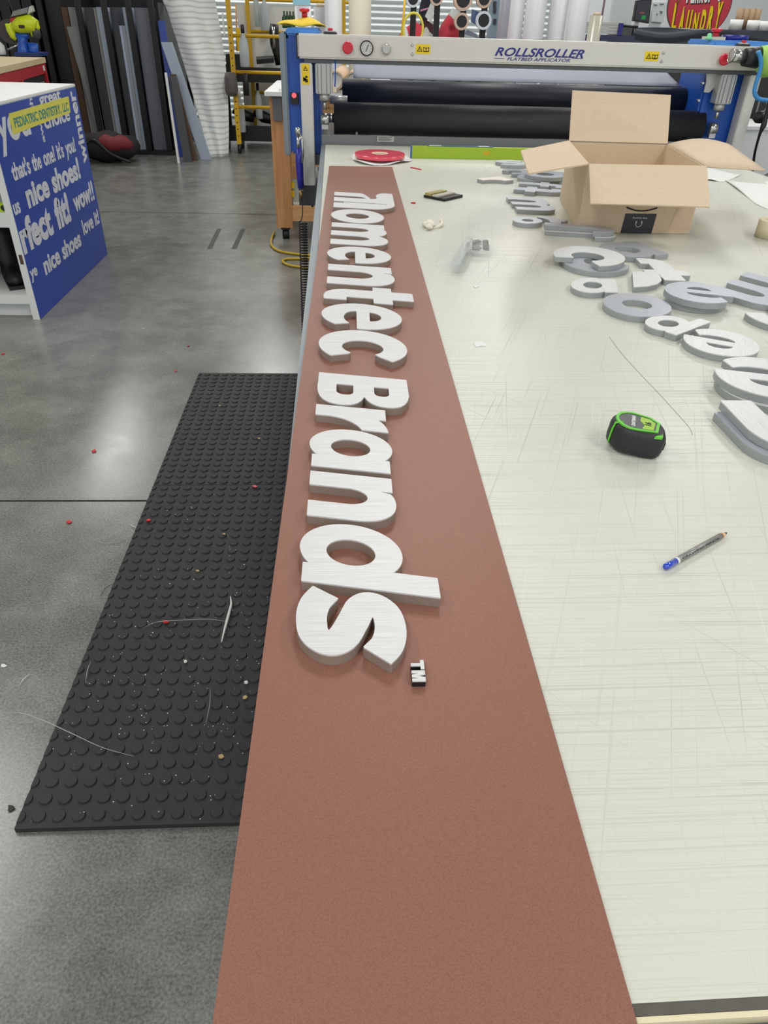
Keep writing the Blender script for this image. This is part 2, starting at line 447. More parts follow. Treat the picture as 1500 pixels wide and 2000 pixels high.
def G(ch):
    (X, Y), xs, ys = _grid(-.15, 1.85, -.2, 1.6)
    S = .325
    def arch(x, gap=.355, s=S):   # right half of an n starting at stem x
        cx = x+S+gap*.5+.08
        o = ell(X, Y, cx, .56, gap*.5+s-.08+.0, .47, 2.2); o = I(o, .5-Y)
        leg = rect(X, Y, x+S+gap, 0, x+S+gap+s, .58)
        full = U(o, leg)
        slot = U(rect(X, Y, x+S, -1, x+S+gap, .46), ell(X, Y, x+S+gap*.5, .46, gap*.5, .24))
        return full, slot
    if ch == 'o': d = SUB(ell(X, Y, .585, .5, .585, .53), ell(X, Y, .585, .5, .225, .235))
    elif ch == 'n':
        a, sl = arch(0); d = U(SUB(a, sl), rect(X, Y, 0, 0, S, 1)); d = SUB(d, poly(X, Y, [(S, 1.2), (S, .83), (S+.10, 1.2)]))
    elif ch == 'm':
        a, sl = arch(0, .30); b, s2 = arch(.625, .30)
        d = U(U(SUB(a, sl), SUB(b, s2)), rect(X, Y, 0, 0, S, 1)); d = SUB(d, U(rect(X, Y, S, -1, .625, .46), rect(X, Y, .95, -1, 1.25, .46)))
    elif ch == 'r':
        o = I(ell(X, Y, .70, .42, .60, .60), .15-Y); d = SUB(o, ell(X, Y, .78, .13, .46, .54)); d = U(I(d, .16-X), rect(X, Y, 0, 0, S, 1)); d = SUB(d, poly(X, Y, [(S, 1.3), (S, .87), (S+.12, 1.3)]))
        d = I(d, X-.67)
    elif ch in 'ad':
        d = U(ell(X, Y, .49, .5, .50, .545), rect(X, Y, .79, 0, 1.11, 1.0 if ch == 'a' else 1.38)); d = SUB(d, ell(X, Y, .52, .5, .235, .26))
    elif ch == 'c':
        d = SUB(ell(X, Y, .55, .5, .55, .535), ell(X, Y, .60, .5, .235, .25)); d = SUB(d, poly(X, Y, [(.60, .5), (.83, .33), (.95, .10), (2, -.1), (2, 1.05), (1.03, .90), (.86, .69)]))
    elif ch == 'e':
        d = ell(X, Y, .52, .5, .52, .535)
        d = SUB(d, I(ell(X, Y, .53, .61, .185, .155), .61-Y))
        low = I(ell(X, Y, .60, .42, .27, .155, 2.0), Y-.435)
        d = SUB(d, low); d = SUB(d, poly(X, Y, [(.60, .435), (.60, .33), (.83, .355), (.93, .11), (1.6, .05), (1.6, .435)]))
    elif ch == 't':
        d = U(rect(X, Y, .17, .25, .52, 1.25), rect(X, Y, 0, .68, .72, .95))
        foot = I(ell(X, Y, .55, .36, .38, .39, 2.4), Y-.30); foot = I(foot, X-.66); d = U(d, foot)
    elif ch == 's':
        d = stroke(X, Y, [(.86, .73), (.70, .83), (.49, .868), (.27, .83), (.17, .71), (.24, .60), (.46, .52), (.70, .42), (.79, .29), (.70, .165), (.48, .127), (.28, .155), (.10, .25)], .146)
    elif ch == 'B':
        d = U(U(rect(X, Y, 0, 0, .62, 1.38), ell(X, Y, .50, .36, .575, .365, 2.4)), ell(X, Y, .46, 1.03, .575, .35, 2.4))
        d = I(d, -X); d = SUB(d, U(rect(X, Y, .37, .285, .60, .545), ell(X, Y, .60, .415, .13, .13, 2.4))); d = SUB(d, U(rect(X, Y, .37, .86, .57, 1.085), ell(X, Y, .57, .9725, .12, .1125, 2.4)))
    elif ch == 'M':
        A = poly(X, Y, [(0, 0), (0, .60), (.06, .66), (.22, .72), (.40, .77), (.52, .80), (.62, .78), (.60, .71), (.48, .68), (.40, .62), (.37, .5), (.37, 0)])
        Bm = poly(X, Y, [(.57, 0), (.56, .74), (.55, .86), (.50, .925), (.40, .94), (.20, .93), (.05, .955), (-.06, 1.01), (-.14, 1.09), (-.14, 1.31), (1.0, 1.31), (.97, 0)])
        Cc = U(rect(X, Y, 1.11, 0, 1.57, .80), I(ell(X, Y, 1.02, .76, .55, .55), 1.05-X))
        d = U(U(A, Bm), U(I(Cc, -Y), rect(X, Y, .9, 1.15, 1.15, 1.30)))
    elif ch == 'f':
        d = U(rect(X, Y, .20, 0, .54, 1.1), rect(X, Y, 0, .66, .74, .93)); h = I(ell(X, Y, .62, 1.0, .42, .42), .95-Y); h = SUB(h, ell(X, Y, .70, 1.0, .16, .15)); d = U(d, I(h, X-.82))
    elif ch == 'y':
        d = U(poly(X, Y, [(0, 1), (.37, 1), (.60, .36), (.82, 1), (1.16, 1), (.70, -.05), (.36, -.05), (.42, .08)]), poly(X, Y, [(.36, -.05), (.30, -.15), (.05, -.15), (.1, -.15), (.62, -.15), (.70, -.05)]))
    elif ch == 'i': d = rect(X, Y, 0, 0, .33, 1)
    elif ch == 'D': d = I(U(rect(X, Y, 0, .0, .30, .55), ell(X, Y, .22, .28, .40, .29)), -X)
    elif ch == 'J': d = U(rect(X, Y, .5, .35, .86, 1.35), I(ell(X, Y, .43, .36, .43, .40), Y-.4)); d = SUB(d, ell(X, Y, .30, .48, .20, .24)); d = I(d, .02-X)
    elif ch == 'T': d = U(rect(X, Y, 0, .72, .9, 1), rect(X, Y, .31, 0, .59, 1))
    elif ch == 'N': d = SUB(rect(X, Y, 0, 0, 1.2, 1), U(poly(X, Y, [(.30, -.1), (.30, .55), (.50, -.1)]), U(poly(X, Y, [(.9, -.1), (.9, .55), (.7, -.1)]), poly(X, Y, [(.42, 1.1), (.6, .5), (.78, 1.1)]))))
    return d, xs, ys
def contour(d, xs, ys):
    nx, ny = d.shape; seg = {}; s = d < 0
    def pt(i, j, k, l):
        t = d[i, j]/(d[i, j]-d[k, l]); return (xs[i]+(xs[k]-xs[i])*t, ys[j]+(ys[l]-ys[j])*t)
    mixed = s[:-1, :-1].astype(int)+s[1:, :-1]+s[1:, 1:]+s[:-1, 1:]
    nxt = {}; P = {}
    for i, j in zip(*np.where((mixed > 0) & (mixed < 4))):
        c = [(i, j), (i+1, j), (i+1, j+1), (i, j+1)]; en = []; ex = []
        for k in range(4):
            a, b = c[k], c[(k+1) % 4]
            if s[a] != s[b]:
                key = (min(a, b), max(a, b)); P.setdefault(key, pt(*key[0], *key[1]))
                (ex if s[a] else en).append(key)
        for a, b in zip(en, ex): nxt[b] = a
    loops = []
    while nxt:
        k = next(iter(nxt)); lp = []
        while k in nxt: lp.append(P[k]); k = nxt.pop(k)
        if len(lp) > 8: loops.append(lp)
    return loops
def dp(P, tol):
    if len(P) < 3: return P
    a = np.array(P[0]); b = np.array(P[-1]); Q = np.array(P); e = b-a; L = np.hypot(*e)
    ds = np.abs((Q[:, 0]-a[0])*e[1]-(Q[:, 1]-a[1])*e[0])/L if L > 1e-9 else np.hypot(Q[:, 0]-a[0], Q[:, 1]-a[1])
    k = int(ds.argmax())
    if ds[k] < tol: return [P[0], P[-1]]
    return dp(P[:k+1], tol)[:-1]+dp(P[k:], tol)
GL = {}
def glyph(ch):
    if ch not in GL:
        ls = contour(*G(ch)); out = []
        for l in ls:
            h = len(l)//2; out.append(dp(l[:h+1], .0018)[:-1]+dp(l[h:]+[l[0]], .0018)[:-1])
        def ar(l): return sum(l[i][0]*l[(i+1) % len(l)][1]-l[(i+1) % len(l)][0]*l[i][1] for i in range(len(l)))/2
        out = [l for l in out if abs(ar(l)) > .002]; out.sort(key=lambda l: -abs(ar(l))); GL[ch] = out
    return GL[ch]
GNAME = {'N': 'm', 'T': 't', 'D': 'j', 'i': 'i'}
def cut_letter(name, ch, loc, ang, sc, label, th=.012, sx=1.0, sh=.2, face=None, core=None, group=None, cx=None, face_th=.0022, ax=None):
    """letter lying flat; ang = world direction (radians) of the letter's reading direction; loc = its baseline-left corner"""
    t = thing(name, label, 'sign letter', loc, ang, group)
    loops = [[((x*sx+y*sh)*sc, y*sc) for x, y in l] for l in glyph(ch)]
    if cx: loops = [[(x-cx[0], y-cx[1]) for x, y in l] for l in loops]
    inner = loops
    obj('letter_core', MB().prism(inner, 0, th-face_th), core or M_core, t, world=False)
    obj('face_plate', MB().prism(loops, th-face_th+.0001, th), face or M_face, t, world=False, bevel=0)
    return t

# ================================================================== THE SETTING
fl = struct('floor', MB().box((1, 5, -.05), (16, 20, .1)), M_floor, 'grey polished concrete floor', 'floor')
seam = MB(); seam.box((-3.9, 2.160, .0004), (6.6, .009, .0008)); seam.box((4.0, 2.160, .0004), (7.6, .009, .0008)); seam.box((1, 6.72, .0003), (15, .010, .0006))
struct('trim_1', seam, mat('dark_joint', (36, 34, 30), .9), 'dark saw cut joint across the concrete floor', 'floor joint')
struct('wall_back', MB().b2((-7, 14.0, 0), (9, 14.2, 5.1)), M_wall, 'white back wall of the workshop', 'wall')
struct('wall_left', MB().b2((-7.1, -3, 0), (-7, 14, 5.1)), M_wall, 'white side wall', 'wall')
struct('wall_right', MB().b2((9, -3, 0), (9.1, 14, 5.1)), M_wall, 'white side wall', 'wall')
struct('ceiling', MB().b2((-7.1, -3.2, 5.0), (9.1, 14.2, 5.1)), mat('ceiling_grey', (150, 152, 152), .9), 'grey workshop ceiling', 'ceiling')
# ribbed roll-up door in the back wall
def ribs():
    mb = MB(); z = 0; pts = []
    x0, x1 = -2.6, 3.35
    bm = mb.bm; rows = []
    n = 43
    for i in range(n):
        for dz, dy in ((0, 0.01), (.012, -.025), (.035, -.04), (.060, -.025), (.070, .01)):
            zz = i*.083+dz; rows.append((zz, 13.93+dy))
    prev = None
    for zz, yy in rows:
        a = bm.verts.new((x0, yy, zz)); b = bm.verts.new((x1, yy, zz))
        if prev: bm.faces.new((prev[0], prev[1], b, a))
        prev = (a, b)
    return mb
dr = obj('door_1', ribs(), M_door); dr['kind'] = 'structure'; dr['label'] = 'white ribbed roll-up door in the back wall'; dr['category'] = 'door'

# ================================================================== THE APPLICATOR TABLE
TY = math.radians(1.0)
TM4 = Matrix.Translation((-.128, 4.18, .9)) @ Matrix.Rotation(TY, 4, 'Z')
def tp(x, y, z=0): return TM4 @ Vector((x, y, z))
def tb(mb, a, b):   # box in table coordinates
    a = Vector(a); b = Vector(b); c = (a+b)/2
    return mb.box(TM4 @ c, [abs(b[i]-a[i]) for i in range(3)], R=Matrix.Rotation(TY, 3, 'Z'))
TW, TL = 2.02, 3.985
tbl = thing('flatbed_table', 'long pale scratched flatbed work table under the copper panel', 'table', (tp(TW/2, -TL/2).x, tp(TW/2, -TL/2).y, 0), TY)
obj('cutting_surface', tb(MB(), (0, -TL, -.010), (TW, 0, 0)), M_glass, tbl)
M_rail = mat('grey_blue_rail', (132, 142, 146), .4, .3)
obj('side_rail', tb(MB(), (-.022, -TL, -.065), (-.001, .0, -.002)), M_rail, tbl)
obj('side_rail', tb(MB(), (TW+.001, -TL, -.065), (TW+.022, .0, -.002)), M_alu, tbl)
obj('end_strip', tb(MB(), (0, -TL-.0075, -.010), (TW, -TL-.0002, -.0005)), mat('dark_worn_strip', (92, 90, 82), .5, .2, .25, 60, stretch=(1, 1, 1)), tbl, label='dark worn strip along the near end')
obj('end_edge', tb(MB(), (0, -TL-.0115, -.012), (TW, -TL-.0077, -.001)), M_cream, tbl, label='cream edge of the table surface')
obj('end_rail', tb(MB(), (-.02, -TL-.045, -.07), (TW+.02, -TL-.013, -.005)), M_steel, tbl, bevel=.006)
obj('table_frame', tb(MB(), (.03, -TL+.02, -.17), (TW-.03, -.02, -.012)), M_grey, tbl)
for x in (.50, TW-.25):
    for y in (-.35, -2.0, -3.6):
        lg = obj('leg', tb(MB(), (x-.05, y-.05, -.88), (x+.05, y+.05, -.171)), M_grey, tbl)
        obj('foot', MB().cyl(tp(x, y, -.90), tp(x, y, -.881), .06), M_black, lg)
# grey back plate at the far end, under the rollers
bp = thing('back_plate', 'grey metal plate standing across the far end of the table', 'metal plate', (.9, 4.225, .9))
obj('plate', MB().hexa([tp(-.02, .015, -.02), tp(TW, .015, -.02), tp(TW, .028, -.02), tp(-.02, .028, -.02), tp(-.02, .015, .045), tp(TW, .015, .045), tp(TW, .028, .045), tp(-.02, .028, .045)]), M_grey, bp)
q = Yp(753, 271, 4.199)
st = obj('label_plate', MB().b2((q.x-.045, 4.193, q.z-.014), (q.x+.045, 4.196, q.z+.012)), M_alu, bp)
for k in range(4):
    obj('text_line', MB().b2((q.x-.038, 4.1915, q.z+.006-k*.005), (q.x+.034-.01*(k % 2), 4.1928, q.z+.0075-k*.005)), M_ink, st)

# copper sign panel
pn = thing('copper_sheet', 'long copper brown painted sign panel lying on the left edge of the table', 'sign board', (.049, 1.7, .9005))
obj('painted_sheet', MB().b2((-.0918, -.14, .9005), (.1905, 3.515, .9035)), M_copper, pn)

# sign letters on the panel
A90 = -PI/2; ZP = .9037
def L(ch, y, sc, lab, sx=1.0, x=-.0572): return cut_letter('sign_letter', ch, (x, y, ZP), A90, sc, lab, th=.0145, sx=sx, group='raised letters on the copper panel')
SC1, SC2 = .163, .1145
L('M', 2.8544, SC1, 'white raised capital M, the curly letter at the far end of the copper panel')
L('o', 2.580, SC1, 'white raised letter o between the curly M and the m on the copper panel', 1.02)
L('m', 2.3741, SC1, 'white raised lower case m on the copper panel')
L('e', 2.0985, SC1, 'white raised letter e between m and n on the copper panel', .96)
L('n', 1.9111, SC1, 'white raised letter n between e and t on the copper panel')
L('t', 1.736, SC1, 'white raised letter t on the copper panel', .97)
L('e', 1.6097, SC1, 'white raised letter e between t and c on the copper panel', .94)
L('c', 1.442, SC1, 'white raised letter c on the copper panel, last of the far word', .95)
L('B', 1.2128, SC2, 'white raised capital B on the copper panel')
L('r', 1.0828, SC2, 'white raised letter r right after the capital B on the copper panel')
L('a', 1.002, SC2, 'white raised letter a on the copper panel', .93)
L('n', .8695, SC2, 'white raised letter n between a and d on the copper panel', .96)
L('d', .747, SC2, 'white raised letter d with its tall stem on the copper panel', .94)
L('s', .6247, SC2, 'white raised letter s, nearest large letter on the copper panel')
cut_letter('trademark_letter', 'T', (.0607, .5085, ZP), A90, .0135, 'tiny T of the trademark on the copper panel beside the s', th=.008, sh=0, core=M_ink, group='tiny trademark letters', face_th=.0015)
cut_letter('trademark_letter', 'N', (.0607, .4945, ZP), A90, .0135, 'tiny M of the trademark, nearest cut letter on the copper panel', th=.008, sh=0, sx=.88, core=M_ink, group='tiny trademark letters', face_th=.0015)

# loose letters piled on the table
TH = .0145
MF2 = brushed('loose_letter_face', (228, 229, 228), .4, .1)
MF3 = brushed('grey_blue_letter_face', (188, 193, 202), .35, .3)
def P(ch, x, y, deg, sc, lab, z=0, sx=1.0, sh=.0, f=MF2, ctr=True):
    cx = None
    if ctr:
        xs = [ (a*sx+b*sh)*sc for l in glyph(ch) for a, b in l]; ys = [b*sc for l in glyph(ch) for a, b in l]
        cx = ((min(xs)+max(xs))/2, (min(ys)+max(ys))/2)
    return cut_letter('loose_letter', ch, (x, y, .9004+z*(TH+.0006)), math.radians(deg), sc, lab, th=TH, sx=sx, sh=sh, face=f, core=M_core2, cx=cx, group='loose cut letters on the table')
P('n', .797, 1.080, 180, .165, 'upside down white letter n on top, nearest the right edge of the table', 1, ctr=False)
P('n', .785, 1.070, 181, .165, 'silver letter n lying directly under the nearest upside down n', 0, ctr=False, f=MF3)
P('e', .765, 1.172, 162, .172, 'large white upside down e, on top of its twin behind the nearest n')
bpy.context.view_layer.objects.active = None
P('e', .762, 1.180, 164, .172, 'upper large white upside down e stacked on an identical e', 1)
P('e', .772, 1.388, 152, .143, 'white upside down letter e beside the letter d on the table', 0, f=MF2)
P('d', .634, 1.503, -53, .100, 'small white letter d with its stem pointing right on the table', 0, sx=.87, ctr=False)
P('c', 1.005, 1.545, 128, .165, 'silver letter c at the right edge, behind the upside down e', 0)
P('o', .673, 1.622, 66, .146, 'oval grey letter o lying between the small a and the letter d', 0, f=MF3)
P('a', .542, 1.714, -2, .111, 'small bright white letter a, leftmost letter beside the oval o', 0, sx=.93, sh=.2, ctr=False)
P('c', .838, 1.672, 150, .135, 'grey letter mostly hidden beneath the upright e', 0, f=MF3)
P('e', .838, 1.672, -18, .152, 'upright grey letter e lying on another letter', 1, f=MF3)
P('m', 1.070, 1.905, -134, .153, 'grey letter m with legs pointing to the upper left at the right edge', 0, sh=.2, f=MF3, ctr=False)
P('t', .908, 2.010, 176, .158, 'bright letter t turned upside down in front of the cardboard box', 0, sh=0, ctr=False)
pc = thing('letter_offcut', 'small white wedge shaped letter piece between the t and the oval o', 'letter piece', (.76, 1.83, .9004))
pl = [(.751, 1.89), (.71, 1.756), (.748, 1.764), (.782, 1.785), (.803, 1.815), (.813, 1.85), (.815, 1.89)]
obj('letter_core', MB().prism([pl], .9004, .9124), M_core2, pc); obj('face_plate', MB().prism([pl], .9125, .9148), MF2, pc)
P('c', .668, 1.965, 30, .165, 'grey letter lying beneath the big round c', 0, f=MF3)
P('c', .664, 1.992, 232, .180, 'big silver round letter c with a pointed tip, front left of the cardboard box', 1)
P('a', .815, 2.115, 20, .15, 'grey blue letter just behind the big silver round c', 0, f=MF3)
P('J', .722, 2.300, 80, .155, 'lower of two long curved letters at the box corner', 0, f=MF2, sx=.62)
P('J', .718, 2.306, 78, .155, 'upper long curved letter stacked at the front corner of the box', 1, f=MF3, sx=.62)
P('o', .588, 2.462, 20, .085, 'small silver ring shaped letter left of the cardboard box', 0, f=MF3)
P('r', .668, 2.478, 230, .10, 'small silver letter between the ring letter and the box', 0, f=MF3)
P('m', .586, 2.842, -90, .137, 'grey letter m with legs pointing left beside the cardboard box', 0, sh=.15, f=MF3, ctr=False)
P('t', .742, 2.985, 72, .150, 'grey letter t behind the m, left of the box', 0, f=MF3)
P('f', .780, 3.10, 255, .130, 'grey letter partly under the open box flap', 0, f=MF3)
P('e', .79, 3.258, 20, .150, 'grey letter e at the bottom of the stack beyond the m', 0, f=MF3)
P('a', .825, 3.250, 60, .150, 'grey letter a on top of the stack beyond the m', 1, f=MF3)
P('c', .74, 3.395, 200, .12, 'grey letter c just behind the stack under the box flap', 0, f=MF3)
P('r', .606, 3.20, -62, .125, 'small bright cream letter standing apart left of the stack', 0, f=mat('cream_letter_face', (236, 230, 220), .45))
P('s', .755, 3.630, 5, .150, 'dark grey letter s in front of the green level', 0, f=MF3)

# ================================================================== CARDBOARD BOX
bx = thing('cardboard_box', 'open brown cardboard shipping box with its flaps spread', 'box', (.94, 2.62, .9))
B0 = [Vector((.730, 2.366, .901)), Vector((1.103, 2.374, .901)), Vector((1.160, 2.862, .901)), Vector((.800, 2.880, .901))]
B1 = [Vector((.731, 2.366, 1.098)), Vector((1.104, 2.374, 1.098)), Vector((1.163, 2.862, 1.098)), Vector((.802, 2.880, 1.098))]
obj('bottom', MB().hexa([p for p in B0]+[p+Vector((0, 0, .005)) for p in B0]), M_card, bx)
def wallp(i, j):
    n = (B0[j]-B0[i]).cross(Vector((0, 0, 1))).normalized()*.004
    a, b, c, d = B0[i]+Vector((0, 0, .0052)), B0[j]+Vector((0, 0, .0052)), B1[j], B1[i]
    return MB().hexa([a, b, b-n, a-n, d, c, c-n, d-n])
front = obj('side', wallp(0, 1), M_card, bx); obj('side', wallp(1, 2), M_card, bx); obj('side', wallp(2, 3), M_card, bx); obj('side', wallp(3, 0), M_card, bx)
def flap(pts, lab=None):
    return obj('flap', MB().slab(pts, .004), M_card, bx, label=lab)
up = Vector((0, 0, .003))
flap([B1[3]+up, B1[2]+up, Yp(1310, 186, 2.99), Yp(1118, 177, 2.99)], 'flap standing upright at the back')
fo = [Yp(1153, 398, 2.215), Yp(1386, 405, 2.215)]
flap([fo[0], fo[1], B1[1]+up, B1[0]+up], 'front flap hanging outwards')
def zq(u, v, z): return Zp(u, v, z)
flap([zq(1032, 340, 1.125), B1[0]+up, B1[3]+up, zq(1017, 295, 1.125)], 'left flap folded outwards')
# curled right flap
def rf(u, v):
    a = (B1[1]+up).lerp(B1[2]+up, v); b = zq(1494, 331, 1.10).lerp(zq(1424, 281, 1.10), v)
    p = a.lerp(b, u); p.z += .018*math.sin(PI*u)*v*1.0; return p
obj('flap', MB().grid(rf, 8, 4, .004), M_card, bx, label='slightly curled right flap')
# printed strip of tape on the front face
Xf = Matrix.Translation(B0[0]) @ Matrix.Rotation(math.atan2(.008, .373), 4, 'Z') @ Matrix.Rotation(PI/2, 4, 'X')
def fpx(u, v):
    p = Yp(u, v, 2.368); return Vector((p.x-.730, p.z-.901, 0))
c0 = fpx(1222, 417); c1 = fpx(1273, 454)
tape = obj('printed_tape', MB().prism([[(c0.x-.004, c0.y-.062+.003), (c1.x, c0.y-.062), (c1.x+.004, c0.y), (c0.x, c0.y)]], .0005, .0012, Xf), mat('dark_navy_tape', (40, 40, 50), .4), bx, label='dark printed strip with an upside down headphone mark')
hx, hy = (c0.x+c1.x)/2, c0.y-.030
pts = [(hx+.011*math.cos(a), hy+.003-.013*math.sin(a)*1.0) for a in [PI*k/14 for k in range(15)]]
obj('headphone_mark', MB().tube([Xf @ Vector((x, y, .0022)) for x, y in pts], .0011, 6), M_wtext, tape)
for sx_ in (-1, 1): obj('headphone_cup', MB().cyl(Xf @ Vector((hx+sx_*.009, hy+.001, .0014)), Xf @ Vector((hx+sx_*.009, hy+.008, .0014)), .0022, n=8), M_wtext, tape)
lettering('print', 'free listening', tape, M_wtext, Xf @ Matrix.Translation((hx+.024, hy+.019, .0018)) @ Matrix.Rotation(PI, 4, 'Z'), w=.048, h=.0055, depth=.0003)
# smile arc on the front (partly hidden by the flap)
pts = [(hx-.05+.1*k/12, c0.y+.018-.010*math.sin(PI*k/12)) for k in range(13)]
obj('curved_print', MB().tube([Xf @ Vector((x, y, .0012)) for x, y in pts], .0022, 6), M_ink, bx)
ed = mat('pale_packing_tape', (206, 178, 150), .3)
obj('packing_tape', MB().prism([[(.300, .012), (.368, .012), (.368, .19), (.335, .19)]], .0004, .0010, Xf), ed, bx)

# ================================================================== THE GANTRY
gy = 4.17
g = thing('roller_gantry', 'silver laminating gantry with black rollers and blue towers at the far end of the table', 'laminator gantry', (.93, 4.3, .62))
bmx0, bmx1 = -.256, 2.115
obj('beam', MB().b2((bmx0, gy, 1.281), (bmx1, gy+.16, 1.383)), M_beam, g, bevel=.008)
obj('end_cap', MB().b2((bmx0-.006, gy-.002, 1.280), (bmx0-.0005, gy+.162, 1.384)), M_black, g)
obj('under_channel', MB().b2((bmx0+.03, gy+.02, 1.262), (bmx1-.03, gy+.14, 1.2805)), mat('dark_grey_channel', (88, 92, 94), .5, .3), g)
for x0, x1 in ((-.248, -.187), (2.050, 2.108)):
    obj('post', MB().b2((x0, gy+.005, .70), (x1, gy+.085, 1.2615)), M_beam, g, bevel=.004)
    obj('carriage', MB().b2((x0-.03 if x0 < 0 else 1.935+.02, gy+.0, .60), (-.157 if x0 < 0 else x1+.03, gy+.46, .699)), mat('dark_carriage_paint', (70, 72, 76), .45, .3), g)
for s, cx_ in ((-1, -.130), (1, 1.945)):
    cyl = obj('pressure_cylinder', MB().b2((cx_-.042, gy+.012, 1.130), (cx_+.042, gy+.082, 1.261)), M_alu, g, bevel=.004)
    for dx in (-.030, -.012, .014, .032): obj('groove', MB().b2((cx_+dx-.0016, gy+.0095, 1.132), (cx_+dx+.0016, gy+.0115, 1.258)), M_grey, cyl)
    obj('cylinder_nose', MB().cyl((cx_, gy+.047, 1.100), (cx_, gy+.047, 1.1295), .027), M_alu, cyl)
    obj('piston_rod', MB().cyl((cx_, gy+.047, 1.060), (cx_, gy+.047, 1.0995), .009), M_steel, cyl)
    obj('clevis', MB().lathe((cx_-.02, gy+.06, 1.012), [(.026, 0), (.030, .003), (.030, .037), (.026, .04)], (1, 0, 0)).b2((cx_-.017, gy+.04, .968), (cx_+.017, gy+.08, 1.0)), M_steel, cyl, bevel=.002)
lr = obj('lower_roller', MB().cyl((-.083, 4.30, 1.012), (1.905, 4.30, 1.012), .076, n=40), M_roller, g, label='thick black rubber roller')
obj('axle', MB().cyl((-.11, 4.30, 1.012), (-.084, 4.30, 1.012), .022), M_steel, lr); obj('axle', MB().cyl((1.906, 4.30, 1.012), (1.925, 4.30, 1.012), .022), M_steel, lr)
ur = obj('upper_roller', MB().cyl((-.04, 4.50, 1.118), (1.885, 4.50, 1.118), .062, n=40), M_roller2, g, label='blue-black roller behind the lower one')
obj('roller_core', MB().cyl((-.105, 4.365, 1.092), (-.012, 4.365, 1.092), .020), M_alu, g)
# sheet and tray behind the rollers
def tray(u, v): return (0.02+1.82*u, 4.52+.42*v, 1.185+.085*v+.006*math.sin(u*40)*v*v)
obj('film_tray', MB().grid(tray, 60, 6, .003), mat('pale_blue_grey_film', (138, 144, 158), .6), g)
obj('tray_lip', MB().b2((0.02, 4.935, 1.262), (1.86, 4.965, 1.300)), mat('pinkish_foam', (196, 188, 196), .7), g)
# blue towers
def tower(x0, x1, name):
    t = obj('side_tower', MB().b2((x0, 4.27, .84), (x1, 4.62, 1.372)), M_blue, g, bevel=.012, label=name)
    obj('tower_cap', MB().b2((x0, 4.27, 1.3725), (x1, 4.62, 1.404)), M_lblue, t, bevel=.008)
    return t
tl = tower(-.318, -.150, 'blue tower at the left end'); tr = tower(1.86, 2.16, 'blue tower at the right end')
obj('tower_trim', MB().b2((-.352, 4.27, .83), (-.3185, 4.62, 1.385)), mat('grey_tower_trim', (140, 150, 156), .4, .2), tl, bevel=.008)
obj('tower_foot', MB().b2((-.235, 4.26, .79), (-.152, 4.6, .839)), M_grey, tl)
obj('hook_bracket', MB().prism([[(0, 0), (.12, 0), (.11, -.03), (.06, -.06), (.04, -.085), (.01, -.085), (.01, -.04)]], 0, .01, Matrix.Translation((1.845, 4.25, 1.262)) @ Matrix.Rotation(PI/2, 4, 'X')), M_alu, tr)
for u, v in ((1375, 139), (1371, 162), (1363, 196)):
    p = Yp(u, v, 4.262); obj('bolt', MB().cyl((p.x, 4.245, p.z), (p.x, 4.269, p.z), .006, n=6), M_steel, tr)
# controls on the beam face
def knobx(u, v, name, r, m, d=.02, lab=None, prof=None):
    p = Yp(u, v, gy); k = obj(name, MB().lathe((p.x, gy-.0003, p.z), prof or [(r*.7, 0), (r*.7, d*.4), (r, d*.5), (r, d*.85), (r*.8, d)], (0, -1, 0)), m, g, label=lab); return p, k
p, k = knobx(679, 93, 'emergency_button', .026, M_redbtn, .03); 
p, k = knobx(1412, 116, 'emergency_button', .026, M_redbtn, .03)
p, k = knobx(716, 94, 'pressure_gauge', .033, M_black, .02, prof=[(.033, 0), (.033, .014), (.028, .014)])
dial = obj('dial', MB().cyl((p.x, gy-.0185, p.z), (p.x, gy-.0145, p.z), .0275), mat('dial_face', (200, 202, 196), .3), k)
obj('needle', MB().box((p.x+.002, gy-.0200, p.z), (.003, .001, .030), Matrix.Rotation(.4, 3, 'Y')), M_ink, dial)
for a in range(9):
    an = math.radians(-130+a*32); obj('tick', MB().box((p.x+.022*math.sin(an), gy-.0192, p.z+.022*math.cos(an)), (.0015, .001, .005), Matrix.Rotation(an, 3, 'Y')), M_ink, dial)
p, k = knobx(754, 96, 'regulator_knob', .021, M_alu, .03)
obj('knob_rim', MB().ring((p.x, gy-.001, p.z), (p.x, gy-.010, p.z), .026, .0215), mat('cream_plastic', (206, 204, 186), .5), k)
for (u, v) in ((805, 88), (805, 106), (1296, 103), (1292, 120)):
    p = Yp(u, v, gy); obj('bolt', MB().lathe((p.x, gy-.0003, p.z), [(.007, 0), (.007, .003), (.003, .006)], (0, -1, 0), 10), M_steel, g)
def sticker(u, v, wd, ht, parts):
    p = Yp(u, v, gy); s = obj('warning_sticker', MB().b2((p.x-wd/2, gy-.0012, p.z-ht/2), (p.x+wd/2, gy-.0003, p.z+ht/2)), M_syellow, g)
    return p, s
def XZpl(x, y, z): return Matrix.Translation((x, y, z)) @ Matrix.Rotation(PI/2, 4, 'X')
def tri_sign(s, x, y, z, r):
    X = XZpl(x, y, z); o = [(r*math.sin(a), r*math.cos(a)) for a in (0, -2*PI/3, 2*PI/3)]; i_ = [(a*.62, b*.62) for a, b in o]
    obj('warning_triangle', MB().prism([o, i_], 0, .0006, X), M_ink, s)
    obj('exclamation', MB().prism([[(-.0012, -.001), (.0012, -.001), (.0016, .32*r), (-.0016, .32*r)]], 0, .0006, X), M_ink, s)
